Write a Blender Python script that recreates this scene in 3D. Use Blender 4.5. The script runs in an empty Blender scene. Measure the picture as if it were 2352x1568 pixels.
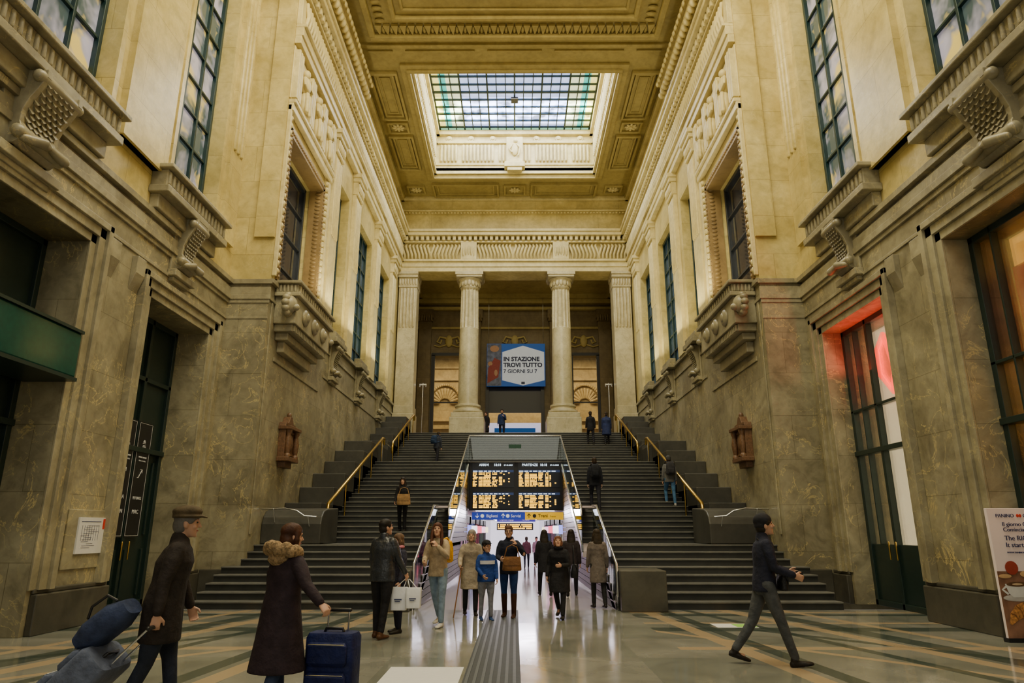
import bpy, bmesh, math, random
from mathutils import Vector, Matrix
random.seed(7)
COL = bpy.context.scene.collection
R = math.radians
CT, ST = math.cos(R(15.44)), math.sin(R(15.44))
def at(u, v, Y):
    b = (784-v)/1568; yy = CT-b*ST; zz = ST+b*CT
    return (u-1183)/1568/yy*Y, 1.6+zz/yy*Y
# ------------------------------------------------------------------ materials
def newmat(name):
    m = bpy.data.materials.new(name); m.use_nodes = True
    nt = m.node_tree; return m, nt, nt.nodes['Principled BSDF']
def L(nt, a, b): nt.links.new(a, b)
def MA(nt, op, a, b=None, c=None):
    n = nt.nodes.new('ShaderNodeMath'); n.operation = op
    for i, x in enumerate((a, b, c)):
        if x is None: continue
        if isinstance(x, (int, float)): n.inputs[i].default_value = x
        else: L(nt, x, n.inputs[i])
    return n.outputs[0]
def MIX(nt, f, a, b, mode='MIX'):
    n = nt.nodes.new('ShaderNodeMix'); n.data_type = 'RGBA'; n.blend_type = mode
    for s, x in ((0, f), (6, a), (7, b)):
        if isinstance(x, (int, float)): n.inputs[s].default_value = x
        elif isinstance(x, tuple): n.inputs[s].default_value = (*x, 1)
        else: L(nt, x, n.inputs[s])
    return n.outputs[2]
def NOISE(nt, vec, scale, detail=4, dist=0, rough=.55):
    n = nt.nodes.new('ShaderNodeTexNoise'); n.inputs['Scale'].default_value = scale
    n.inputs['Detail'].default_value = detail; n.inputs['Distortion'].default_value = dist
    n.inputs['Roughness'].default_value = rough
    if vec is not None: L(nt, vec, n.inputs['Vector'])
    return n.outputs[0]
def COORD(nt): return nt.nodes.new('ShaderNodeTexCoord').outputs['Object']
def SEP(nt, v):
    n = nt.nodes.new('ShaderNodeSeparateXYZ'); L(nt, v, n.inputs[0]); return n.outputs
def RAMP(nt, f, a, b):
    n = nt.nodes.new('ShaderNodeMapRange'); n.inputs[1].default_value = a; n.inputs[2].default_value = b
    n.clamp = True; L(nt, f, n.inputs[0]); return n.outputs[0]
def BUMP(nt, h, bs, strength=.3, dist=.02):
    n = nt.nodes.new('ShaderNodeBump'); n.inputs['Strength'].default_value = strength; n.inputs['Distance'].default_value = dist
    L(nt, h, n.inputs['Height']); L(nt, n.outputs[0], bs.inputs['Normal'])
def plain(name, c, rough=.6, metal=0, var=.12, scale=12, emit=0, bump=0, spec=.5, bd=.02):
    m, nt, bs = newmat(name); co = COORD(nt); nz = NOISE(nt, co, scale, 4)
    dark = tuple(x*(1-var) for x in c); lite = tuple(min(1, x*(1+var)) for x in c)
    col = MIX(nt, RAMP(nt, nz, .3, .7), dark, lite); L(nt, col, bs.inputs['Base Color'])
    bs.inputs['Roughness'].default_value = rough; bs.inputs['Metallic'].default_value = metal
    bs.inputs['Specular IOR Level'].default_value = spec
    if emit: L(nt, col, bs.inputs['Emission Color']); bs.inputs['Emission Strength'].default_value = emit
    if bump: BUMP(nt, nz, bs, bump, bd)
    return m
def stone(name, c1, c2, vein=None, rough=.45, joints=True, bw=2.2, rh=1.1, zsplit=None, low=None, veinamt=.5, stain=.25):
    m, nt, bs = newmat(name); co = COORD(nt); s = SEP(nt, co)
    def one(c1, c2, vein, va, stain):
        n1 = NOISE(nt, co, .7, 9, .6, .62); col = MIX(nt, RAMP(nt, n1, .32, .68), c1, c2)
        n3 = NOISE(nt, co, 5, 6, .3); col = MIX(nt, MA(nt, 'MULTIPLY', RAMP(nt, n3, .45, .8), .4), col, tuple(x*.55 for x in c1))
        n4 = NOISE(nt, co, 1.6, 7, 1.0, .65); col = MIX(nt, MA(nt, 'MULTIPLY', RAMP(nt, n4, .48, .7), stain), col, tuple(x*.3 for x in c1))
        if vein:
            n2 = NOISE(nt, co, 1.0, 8, 1.8, .6); d = MA(nt, 'ABSOLUTE', MA(nt, 'SUBTRACT', n2, .5))
            msk = RAMP(nt, NOISE(nt, co, .6, 3), .42, .56)
            f = MA(nt, 'MULTIPLY', MA(nt, 'MULTIPLY', MA(nt, 'SUBTRACT', 1, RAMP(nt, d, .0, .012)), va), msk); col = MIX(nt, f, col, vein)
        return col
    col = one(c1, c2, vein, veinamt, stain)
    if low:
        lc = one(*low); k = RAMP(nt, s[2], zsplit-.02, zsplit+.02); col = MIX(nt, k, lc, col)
    if joints:
        cb = nt.nodes.new('ShaderNodeCombineXYZ'); L(nt, MA(nt, 'ADD', s[0], s[1]), cb.inputs[0]); L(nt, s[2], cb.inputs[1])
        br = nt.nodes.new('ShaderNodeTexBrick'); L(nt, cb.outputs[0], br.inputs['Vector'])
        br.inputs['Scale'].default_value = 1; br.inputs['Mortar Size'].default_value = .006; br.inputs['Brick Width'].default_value = bw
        br.inputs['Row Height'].default_value = rh; br.inputs['Color1'].default_value = (1, 1, 1, 1); br.inputs['Color2'].default_value = (.84, .84, .84, 1)
        br.inputs['Mortar'].default_value = (.42, .40, .33, 1)
        col = MIX(nt, .75, col, br.outputs[0], 'MULTIPLY')
    L(nt, col, bs.inputs['Base Color']); bs.inputs['Roughness'].default_value = rough
    BUMP(nt, NOISE(nt, co, 9, 6), bs, .15, .02)
    return m
def glassy(name, tint=(.8, .9, .85), refl=.12, rough=.02):
    m, nt, bs = newmat(name)
    tr = nt.nodes.new('ShaderNodeBsdfTransparent'); tr.inputs[0].default_value = (*tint, 1)
    gl = nt.nodes.new('ShaderNodeBsdfGlossy'); gl.inputs['Roughness'].default_value = rough
    fr = nt.nodes.new('ShaderNodeFresnel'); fr.inputs[0].default_value = 1.45
    f = MA(nt, 'ADD', MA(nt, 'MULTIPLY', fr.outputs[0], .8), refl*.5)
    mx = nt.nodes.new('ShaderNodeMixShader'); L(nt, f, mx.inputs[0]); L(nt, tr.outputs[0], mx.inputs[1]); L(nt, gl.outputs[0], mx.inputs[2])
    L(nt, mx.outputs[0], nt.nodes['Material Output'].inputs[0]); return m
CREAM1, CREAM2 = (.50, .395, .13), (.76, .64, .285)
LOW1, LOW2 = (.205, .180, .110), (.41, .375, .245)
VEIN = (.70, .56, .24)
MW = stone('wall_stone', CREAM1, CREAM2, (.80, .72, .45), .33, zsplit=8.05, veinamt=.25, stain=.25, low=(LOW1, LOW2, VEIN, .85, .5))
MC = stone('cream_plaster', (.38, .30, .10), (.49, .40, .15), None, .6, joints=False)
MCW = stone('cream_wall', CREAM1, CREAM2, None, .5, bw=2.4, rh=1.2)
MGAL = stone('gallery_wall_shaded', (.15, .11, .045), (.24, .18, .08), None, .5, bw=2.4, rh=1.2)  # wall stone darkened in colour to hold the gallery's shade
MCD = stone('carved_cream', (.60, .50, .22), (.79, .69, .36), None, .5, joints=False)
ML = stone('lower_marble', LOW1, LOW2, VEIN, .38, joints=False, stain=.4)
MP = stone('plinth_granite', (.050, .047, .036), (.10, .093, .068), None, .35, joints=False)
MCOL = stone('column_marble', (.45, .38, .20), (.68, .61, .39), (.30, .22, .11), .33, joints=False, veinamt=.6, stain=.3)
MORN = stone('brown_carved', (.20, .13, .05), (.34, .23, .09), None, .5, joints=False)
MST = stone('step_granite', (.022, .023, .020), (.042, .044, .038), None, .45, joints=False)
MNO = stone('step_nosing', (.08, .08, .072), (.155, .155, .137), None, .4, joints=False)
MPAR = stone('parapet_granite', (.034, .033, .027), (.065, .063, .05), None, .45, joints=False)
MPINK = plain('passage_panel', (.58, .50, .52), .12, 0, .06, 2)
MGF = plain('dark_green_metal', (.010, .035, .038), .35, .2)
MGD = plain('dark_green_door', (.013, .028, .024), .35, .1)
MBR = plain('brass', (.60, .40, .10), .28, 1)
MSTL = plain('brushed_steel', (.62, .63, .64), .25, 1)
MBLK = plain('black', (.010, .010, .012), .4)
MWOOD = plain('dark_carved_wood', (.13, .065, .03), .45, 0, .35, 20)
MNAVY = plain('dark_window_frame', (.02, .025, .035), .4)
MGLS = glassy('balustrade_glass', (.86, .92, .9), .12)
MSHOP = glassy('shop_glass', (.97, .97, .95), .02)
MWHITE = plain('white_print', (.72, .72, .71), .5, 0, .03)
MREDP = plain('red_print', (.65, .04, .03), .5)
MTXTW = plain('white_letter', (.85, .85, .85), .5, 0, .02, emit=.4)
MTXTD = plain('pale_letter', (.60, .60, .58), .5, 0, .02, emit=.04)
MTXTN = plain('navy_letter', (.005, .015, .10), .5, 0, .02)
MBLUE = plain('banner_blue', (.0, .09, .42), .5, 0, .05, 3, emit=.22)  # printed banner cloth glows by itself, brightness put in as emission
MPALE = plain('banner_pale', (.66, .73, .85), .5, 0, .03, 2, emit=.25)
MSKIN = plain('skin', (.52, .29, .19), .5, 0, .06)
def emis(name, c, s): return plain(name, c, .5, 0, .05, 6, emit=s)
MORNG = emis('amber_led', (1, .50, .02), 3.2)
MLEDW = emis('pale_led', (.7, .85, 1), 2.5)
MREDN = emis('red_neon', (1, .05, .02), 9)
MLAMP = emis('lamp_diffuser', (.97, .94, 1), 13)
MWARM = emis('warm_interior', (1, .80, .48), 2.2)
MWARM2 = emis('orange_interior', (1, .45, .07), 2.0)
def glazing(name, ca, cb, cy, e):  # pane reflections and backlight put into the noise colour and emission
    m, nt, bs = newmat(name); co = COORD(nt); n = NOISE(nt, co, .9, 3, .5); n2 = NOISE(nt, co, 1.1, 3, .8)
    col = MIX(nt, RAMP(nt, n, .42, .60), ca, cb); col = MIX(nt, RAMP(nt, n2, .52, .62), col, cy)
    L(nt, col, bs.inputs['Base Color']); L(nt, col, bs.inputs['Emission Color'])
    bs.inputs['Emission Strength'].default_value = e; bs.inputs['Roughness'].default_value = .06; return m
MWG = glazing('upper_glazing', (.05, .075, .075), (.36, .34, .42), (.60, .46, .12), .6)
MWGM = glazing('mid_glazing', (.02, .035, .05), (.06, .09, .12), (.04, .06, .07), .35)
MWGD = glazing('dim_glazing', (.012, .015, .022), (.03, .035, .045), (.035, .03, .022), .08)
def skymat():
    m, nt, bs = newmat('skylight_glass'); co = COORD(nt); s = SEP(nt, co)
    ax = MA(nt, 'ABSOLUTE', s[0]); n = NOISE(nt, co, 2.5, 4)
    core = MIX(nt, n, (.26, .36, .82), (.64, .72, .98))
    a = RAMP(nt, ax, 2.72, 2.74); core = MIX(nt, a, core, (.62, .66, .42))
    b = RAMP(nt, ax, 3.40, 3.42); core = MIX(nt, b, core, (.05, .40, .34))
    c = RAMP(nt, ax, 3.74, 3.76); core = MIX(nt, c, core, (.80, .70, .20))
    f = RAMP(nt, s[1], 32.98, 33.0); core = MIX(nt, f, core, (.20, .45, .28))
    L(nt, core, bs.inputs['Base Color']); L(nt, core, bs.inputs['Emission Color'])
    band = MA(nt, 'MULTIPLY', RAMP(nt, s[1], 30.3, 31.0), MA(nt, 'SUBTRACT', 1, RAMP(nt, s[1], 32.2, 32.8)))
    nb = NOISE(nt, co, 1.3, 2)
    st = MA(nt, 'ADD', 1.8, MA(nt, 'MULTIPLY', band, MA(nt, 'MULTIPLY', RAMP(nt, nb, .35, .6), 18)))
    L(nt, st, bs.inputs['Emission Strength']); bs.inputs['Roughness'].default_value = .3; return m
MSKY = skymat()
def floormat():
    m, nt, bs = newmat('floor_marble'); co = COORD(nt); s = SEP(nt, co); x, y = s[0], s[1]
    ax = MA(nt, 'ABSOLUTE', x)
    n = NOISE(nt, co, 1.2, 8, .8); base = MIX(nt, RAMP(nt, n, .3, .7), (.19, .19, .16), (.32, .315, .265))
    ch = nt.nodes.new('ShaderNodeTexChecker'); ch.inputs['Scale'].default_value = .62; L(nt, co, ch.inputs['Vector'])
    ch.inputs[1].default_value = (1, 1, 1, 1); ch.inputs[2].default_value = (.80, .83, .82, 1)
    base = MIX(nt, 1, base, ch.outputs[0], 'MULTIPLY')
    def band(v, c, w): return MA(nt, 'LESS_THAN', MA(nt, 'ABSOLUTE', MA(nt, 'SUBTRACT', v, c)), w)
    side = MA(nt, 'GREATER_THAN', ax, 2.3)
    green = (.03, .052, .042); cream = (.52, .38, .22)
    d1 = MA(nt, 'ADD', ax, MA(nt, 'MULTIPLY', y, .107)); d2 = MA(nt, 'ADD', ax, MA(nt, 'MULTIPLY', y, .27)); d3 = MA(nt, 'ADD', ax, MA(nt, 'MULTIPLY', y, .9))
    col = base
    for v, c, w, cc, fl in ((y, 12.3, .22, green, 1), (y, 14.75, .10, cream, 1), (y, 14.3, .14, green, 1), (y, 13.1, .10, cream, 1), (y, 10.4, .12, cream, 1), (d3, 15.0, .13, green, 1), (d3, 13.2, .10, cream, 1),
                            (d1, 4.26, .13, cream, 0), (d1, 4.62, .12, green, 0), (d2, 8.38, .14, cream, 0), (d2, 8.85, .2, green, 0), (d2, 9.6, .1, cream, 0), (d2, 7.6, .1, green, 0)):
        f = band(v, c, w)
        if fl: f = MA(nt, 'MULTIPLY', f, side)
        col = MIX(nt, MA(nt, 'MULTIPLY', f, .8), col, cc)
    L(nt, col, bs.inputs['Base Color'])
    L(nt, MA(nt, 'ADD', .04, MA(nt, 'MULTIPLY', NOISE(nt, co, 3, 5), .16)), bs.inputs['Roughness'])
    bs.inputs['Specular IOR Level'].default_value = .9
    return m
MFL = floormat()
MTAC = plain('tactile_rubber', (.045, .05, .052), .6, spec=.3)
MTAC2 = plain('tactile_rib', (.085, .095, .10), .5, spec=.4)
# ------------------------------------------------------------------ mesh builder
class MB:
    def __init__(s): s.v = []; s.f = []
    def add(s, vs, fs):
        o = len(s.v); s.v += [tuple(p) for p in vs]; s.f += [tuple(i+o for i in f) for f in fs]; return s
    def box(s, x0, x1, y0, y1, z0, z1):
        x0, x1 = sorted((x0, x1)); y0, y1 = sorted((y0, y1)); z0, z1 = sorted((z0, z1))
        return s.add([(x0,y0,z0),(x1,y0,z0),(x1,y1,z0),(x0,y1,z0),(x0,y0,z1),(x1,y0,z1),(x1,y1,z1),(x0,y1,z1)],
                     [(0,3,2,1),(4,5,6,7),(0,1,5,4),(1,2,6,5),(2,3,7,6),(3,0,4,7)])
    def prism(s, poly, f, a, b):
        n = len(poly); vs = [f(p, q, a) for p, q in poly]+[f(p, q, b) for p, q in poly]
        return s.add(vs, [tuple(range(n))[::-1], tuple(range(n, 2*n))]+[(i, (i+1) % n, n+(i+1) % n, n+i) for i in range(n)])
    def rings(s, rs):
        n = len(rs[0]); vs = [p for r in rs for p in r]; fs = []
        for k in range(len(rs)-1):
            for i in range(n): fs.append((k*n+i, k*n+(i+1) % n, (k+1)*n+(i+1) % n, (k+1)*n+i))
        fs.append(tuple(range(n))[::-1]); fs.append(tuple((len(rs)-1)*n+i for i in range(n)))
        return s.add(vs, fs)
    def lathe(s, prof, c=(0,0,0), seg=24, fl=0, nfl=16):
        rs = []
        for q in prof:
            r, z = q[0], q[1]; d = q[2] if len(q) > 2 else 0
            rs.append([(c[0]+r*(1-d*abs(math.sin(nfl*t/2))**.7)*math.cos(t), c[1]+r*(1-d*abs(math.sin(nfl*t/2))**.7)*math.sin(t), c[2]+z) for t in [2*math.pi*i/seg for i in range(seg)]])
        return s.rings(rs)
    def ell(s, c, r, seg=14, n=8, M=None):
        rs = []
        for k in range(n+1):
            a = math.pi*(.04+.92*k/n)-math.pi/2
            ring = []
            for i in range(seg):
                t = 2*math.pi*i/seg; p = Vector((r[0]*math.cos(a)*math.cos(t), r[1]*math.cos(a)*math.sin(t), r[2]*math.sin(a)))
                if M: p = M @ p
                ring.append(p+Vector(c))
            rs.append(ring)
        return s.rings(rs)
    def tube(s, pts, rad, seg=12, cap=True):
        pts = [Vector(p) for p in pts]
        if isinstance(rad, (int, float)): rad = [rad]*len(pts)
        if cap:
            d0 = (pts[0]-pts[1]).normalized(); d1 = (pts[-1]-pts[-2]).normalized()
            pts = [pts[0]+d0*rad[0]*.85, pts[0]+d0*rad[0]*.5]+pts+[pts[-1]+d1*rad[-1]*.5, pts[-1]+d1*rad[-1]*.85]
            rad = [rad[0]*.4, rad[0]*.85]+list(rad)+[rad[-1]*.85, rad[-1]*.4]
        rs = []; prev = None
        for i, p in enumerate(pts):
            t = (pts[min(i+1, len(pts)-1)]-pts[max(i-1, 0)]).normalized()
            if prev is None:
                a = Vector((0,0,1)) if abs(t.z) < .9 else Vector((1,0,0)); u = t.cross(a).normalized()
            else: u = (prev-t*prev.dot(t)).normalized()
            prev = u; w = t.cross(u)
            rs.append([p+(u*math.cos(q)+w*math.sin(q))*rad[i] for q in [2*math.pi*k/seg for k in range(seg)]])
        return s.rings(rs)
    def loft(s, rings, rt=Vector((1,0,0)), fw=Vector((0,1,0)), seg=22, pw=1):
        rs = []
        for c, a, b in rings:
            ring = []
            for k in range(seg):
                q = 2*math.pi*k/seg; cc, ss = math.cos(q), math.sin(q)
                cc = math.copysign(abs(cc)**pw, cc); ss = math.copysign(abs(ss)**pw, ss)
                ring.append(Vector(c)+rt*a*cc+fw*b*ss)
            rs.append(ring)
        return s.rings(rs)
def tag(o, label=None, cat=None, group=None, kind=None):
    if label: o['label'] = label
    if cat: o['category'] = cat
    if group: o['group'] = group
    if kind: o['kind'] = kind
    return o
def build(mb, name, m, parent=None, label=None, cat=None, group=None, kind=None, smooth=0, bevel=0, local=False, xf=None):
    me = bpy.data.meshes.new(name); me.from_pydata(mb.v, [], mb.f)
    if xf: me.transform(xf)
    if parent and not local: me.transform(Matrix.Translation(-Vector(parent.location)))
    bm = bmesh.new(); bm.from_mesh(me); bmesh.ops.recalc_face_normals(bm, faces=bm.faces); bm.to_mesh(me); bm.free()
    if smooth:
        me.polygons.foreach_set('use_smooth', [True]*len(me.polygons))
        try: me.set_sharp_from_angle(angle=R(smooth))
        except Exception: pass
    me.materials.append(m); o = bpy.data.objects.new(name, me); COL.objects.link(o)
    if parent: o.parent = parent
    if bevel:
        b = o.modifiers.new('bevel', 'BEVEL'); b.width = bevel; b.segments = 2; b.limit_method = 'ANGLE'
    return tag(o, label, cat, group, kind)
def empty(name, loc, label, cat, group=None, rz=0, kind=None):
    o = bpy.data.objects.new(name, None); COL.objects.link(o); o.location = loc; o.rotation_euler = (0,0,rz); o.empty_display_size = .2
    return tag(o, label, cat, group, kind)
def text(body, size, loc, rz, m, parent, align='CENTER', local=False, name='lettering', bold=0, sx=1):
    cu = bpy.data.curves.new('t', 'FONT'); cu.body = body; cu.size = size; cu.align_x = align; cu.extrude = .004; cu.offset = bold; cu.resolution_u = 3
    o = bpy.data.objects.new('t', cu); COL.objects.link(o); dg = bpy.context.evaluated_depsgraph_get()
    me = bpy.data.meshes.new_from_object(o.evaluated_get(dg)); bpy.data.objects.remove(o)
    me.transform(Matrix.Translation(Vector(loc)) @ Matrix.Rotation(rz, 4, 'Z') @ Matrix.Rotation(R(90), 4, 'X') @ Matrix.Diagonal((sx, 1, 1, 1)))
    if parent and not local: me.transform(Matrix.Translation(-Vector(parent.location)))
    me.materials.clear(); me.materials.append(m); ob = bpy.data.objects.new(name, me); COL.objects.link(ob)
    if parent: ob.parent = parent
    return ob
# ------------------------------------------------------------------ dimensions
XN, XF, YS = 7.65, 6.55, 17.2
ZL0, ZL1 = 7.5, 8.1
H0 = 6.44
# ------------------------------------------------------------------ floor, ceiling
b = MB(); b.box(-9.6, 9.6, -8, 15.2, -.3, 0); build(b, 'floor', MFL, label='polished marble floor of the lower hall with cream and green bands', cat='floor', kind='structure')
b = MB(); b.prism([(15.2, 0), (62, -.62), (62, -.9), (15.2, -.3)], lambda p, q, a: (a, p, q), -2.6, 2.6)
build(b, 'floor_passage', plain('passage_floor', (.34, .31, .31), .10, 0, .1, 1.5), label='shiny pale floor running into the passage under the stairs', cat='floor', kind='structure')
b = MB(); b.box(-.58, .06, -8, 15.1, .002, .008)
t1 = build(b, 'trim_1', MTAC, label='dark ribbed tactile strip along the middle of the floor', cat='floor strip', kind='structure')
b = MB()
for i in range(7): b.box(-.555+i*.088, -.52+i*.088, -8, 15.1, .008, .016)
build(b, 'ribs', MTAC2, t1)
b = MB()
zc = 20.2
b.box(-8.9, 8.9, -8, 24.5, zc, zc+.4); b.box(-8.9, 8.9, 33.3, 37.5, zc, zc+.4); b.box(-8.9, -4.35, 24.5, 33.3, zc, zc+.4); b.box(4.35, 8.9, 24.5, 33.3, zc, zc+.4)
build(b, 'ceiling', MC, label='warm cream coffered ceiling around the skylight', cat='ceiling', kind='structure')
def frame(b, x0, x1, y0, y1, z, w, h):
    b.box(x0, x1, y0, y0+w, z-h, z); b.box(x0, x1, y1-w, y1, z-h, z); b.box(x0, x0+w, y0+w, y1-w, z-h, z); b.box(x1-w, x1, y0+w, y1-w, z-h, z)
b = MB()
frame(b, -4.75, 4.75, 24.1, 33.7, zc, .4, .14); frame(b, -4.5, 4.5, 24.35, 33.45, zc-.14, .15, .1)
frame(b, -6.5, 6.5, 22.9, 36.3, zc, .18, .12)
for s in (-1, 1):
    for y0, y1 in ((24.6, 28.0), (29.4, 32.6)):
        frame(b, min(s*4.95, s*6.15), max(s*4.95, s*6.15), y0, y1, zc, .1, .18)
        frame(b, min(s*5.12, s*5.98), max(s*5.12, s*5.98), y0+.17, y1-.17, zc, .09, .1)
        frame(b, min(s*5.32, s*5.78), max(s*5.32, s*5.78), y0+.4, y1-.4, zc, .05, .06)
    for yc in (28.7, 34.9):
        frame(b, min(s*5.05, s*6.05), max(s*5.05, s*6.05), yc-.45, yc+.45, zc, .1, .14)
    frame(b, min(s*.9, s*4.6), max(s*.9, s*4.6), 34.2, 35.7, zc, .1, .16); frame(b, min(s*1.15, s*4.35), max(s*1.15, s*4.35), 34.42, 35.48, zc, .08, .08)
frame(b, -.6, .6, 34.4, 35.5, zc, .1, .14)
frame(b, -5.6, 5.6, 13.0, 22.5, zc, .2, .25); frame(b, -4.6, 4.6, 13.9, 21.5, zc, .14, .2); frame(b, -4.2, 4.2, 14.3, 21.1, zc, .08, .1)
frame(b, -3.4, 3.4, 15, 20.3, zc, .1, .12)
for x0, x1 in ((-5.9, -4.9), (-4.4, -1.6), (-1.1, 1.1), (1.6, 4.4), (4.9, 5.9)): b.box(x0, x1, 23.3, 23.38, zc-.08, zc)
build(b, 'trim_2', MC, label='stepped mouldings framing the ceiling coffers', cat='ceiling moulding', kind='structure', bevel=.015)
b = MB()
for i in range(34):
    x = -5.2+i*10.4/33
    b.prism([(-.13, -.28), (.13, -.28), (0, .28)], lambda p, q, a, x=x: (x+p, 22.1+q, a), zc-.13, zc-.02); b.ell((x+.155, 22.12, zc-.06), (.06, .2, .06), 8, 4)
for s in (-1, 1):
    for i in range(26):
        y = 13.6+i*.32; b.ell((s*5.1, y, zc-.06), (.2, .1, .07), 8, 4)
build(b, 'trim_3', MC, label='leaf and dart ornament around the near ceiling panel', cat='ceiling ornament', kind='structure', smooth=40)
b = MB()
for s in (-1, 1): b.box(s*4.35, s*4.6, 24.5, 33.3, zc, 23.1)
b.box(-4.6, 4.6, 24.25, 24.5, zc, 23.1); b.box(-4.6, 4.6, 33.3, 33.55, zc, 23.1)
for z0, z1, d in ((zc, zc+.16, .12), (20.75, 20.85, .06), (22.05, 22.2, .12), (22.55, 22.8, .22)):
    b.box(-4.35, 4.35, 33.3-d, 33.3, z0, z1)
    for s in (-1, 1): b.box(s*4.35, s*(4.35-d), 24.5, 33.3, z0, z1)
for i in range(41):
    x = -4.0+i*.2
    if abs(x) < .5 or i % 10 == 5: continue
    b.tube([(x, 33.22, 21.0), (x, 33.22, 21.9)], .07, 8)
for s in (-1, 1):
    for i in range(40):
        y = 24.9+i*.2; b.tube([(s*4.28, y, 21.0), (s*4.28, y, 21.9)], .07, 6)
for x in (-3.6, -2.4, -1.2, 1.2, 2.4, 3.6):
    b.lathe([(.16, 0), (.16, .06), (.1, .06), (.1, .1), (.05, .12)], (0,0,0), 14)
    n = 14*5; vs = b.v[-n:]; b.v[-n:] = [(x+p[0], 33.26-p[2], 22.35+p[1]) for p in vs]
build(b, 'trim_4', MCD, label='carved fluted sides of the skylight well', cat='skylight surround', kind='structure', smooth=35)
r = empty('carved_cartouche', (0, 33.1, zc+.2), 'carved stone cartouche with a small figure at the foot of the skylight', 'cartouche')
b = MB(); b.box(-.45, .45, 32.95, 33.3, 20.75, 22.3); b.box(-.55, .55, 32.85, 33.3, 20.45, 20.75); b.box(-.4, .4, 32.9, 33.3, 20.25, 20.45); build(b, 'backing', MCD, r, bevel=.03)
b = MB(); b.ell((0, 32.92, 21.5), (.2, .1, .4)); b.ell((.05, 32.88, 22.0), (.12, .1, .13)); b.tube([(-.1, 32.88, 21.8), (-.3, 32.86, 21.5), (-.15, 32.86, 21.3)], .05); b.tube([(.1, 32.88, 21.8), (.3, 32.86, 21.6), (.2, 32.86, 21.1)], .05)
build(b, 'relief_figure', MCD, r, smooth=60)
b = MB(); b.box(-4.35, 4.35, 24.5, 33.3, 22.95, 23.0)
w1 = build(b, 'window_1', MSKY, label='large glowing blue glass skylight with a green and amber border', cat='skylight', kind='structure')
b = MB()
xs = [-4.1+i*8.2/18 for i in range(19)]
for i, x in enumerate(xs): w_ = .04 if i % 3 == 0 else .022; b.box(x-w_, x+w_, 24.5, 33.3, 22.86, 22.95)
for i in range(14):
    y = 24.9+i*.62; w_ = .045 if i % 3 == 2 else .024; b.box(-4.2, 4.2, y-w_, y+w_, 22.85, 22.95)
build(b, 'glazing_bars', MGF, w1)
b = MB(); b.box(-.18, .18, 30.2, 30.6, 22.75, 22.86); build(b, 'access_hatch', MBLK, w1)
for x, y, lb in ((-5.55, 28.7, 'square ceiling rosette left of the skylight'), (5.55, 28.7, 'square ceiling rosette right of the skylight'),
             (-5.55, 34.9, 'ceiling rosette in the far left corner of the ceiling'), (0, 34.95, 'ceiling rosette in the middle beyond the skylight'), (5.55, 34.9, 'ceiling rosette in the far right corner of the ceiling')):
    r = empty('ceiling_rosette', (x, y, zc-.15), lb, 'rosette', 'ceiling rosettes')
    b = MB()
    for k in range(8):
        a = k*math.pi/4; b.ell((x+.19*math.cos(a), y+.19*math.sin(a), zc-.07), (.13, .07, .07), 10, 5, Matrix.Rotation(a, 3, 'Z'))
    build(b, 'petals', MCD, r, smooth=60)
    b = MB(); b.ell((x, y, zc-.1), (.1, .1, .1), 12, 6); build(b, 'boss', MCD, r, smooth=60)
# ------------------------------------------------------------------ side walls
NB = [1]
def wname(): NB[0] += 1; return 'window_%d' % NB[0]
def grid_window(s, y0, y1, z0, z1, x, nc, nr, m, label, fm=MGF):
    r = empty(wname(), (s*x, (y0+y1)/2, z0), label, 'window', kind='structure')
    b = MB(); b.box(s*(x+.02), s*(x+.05), y0, y1, z0, z1); build(b, 'glass', m, r)
    b = MB(); w = .07
    b.box(s*(x-.08), s*(x+.06), y0, y0+.1, z0, z1); b.box(s*(x-.08), s*(x+.06), y1-.1, y1, z0, z1); b.box(s*(x-.08), s*(x+.06), y0, y1, z0, z0+.12); b.box(s*(x-.08), s*(x+.06), y0, y1, z1-.12, z1)
    for i in range(1, nc): y = y0+(y1-y0)*i/nc; b.box(s*(x-.06), s*(x+.04), y-w/2, y+w/2, z0, z1)
    for i in range(1, nr): z = z0+(z1-z0)*i/nr; b.box(s*(x-.05), s*(x+.04), y0, y1, z-.03, z+.03)
    build(b, 'glazing_bars', fm, r, bevel=.01)
    return r
def lion(b, c, k=1.0, s=1):
    b.ell(c, (.16*k, .17*k, .2*k)); b.ell((c[0]-s*.13*k, c[1], c[2]-.07*k), (.09*k, .09*k, .08*k))
    for i in range(10):
        a = i*math.pi/5; b.ell((c[0]+s*.04*k, c[1]+.18*k*math.cos(a), c[2]+.2*k*math.sin(a)), (.09*k, .08*k, .08*k), 8, 5)
sidename = {-1: 'left', 1: 'right'}
WY0 = 17.62
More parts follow.
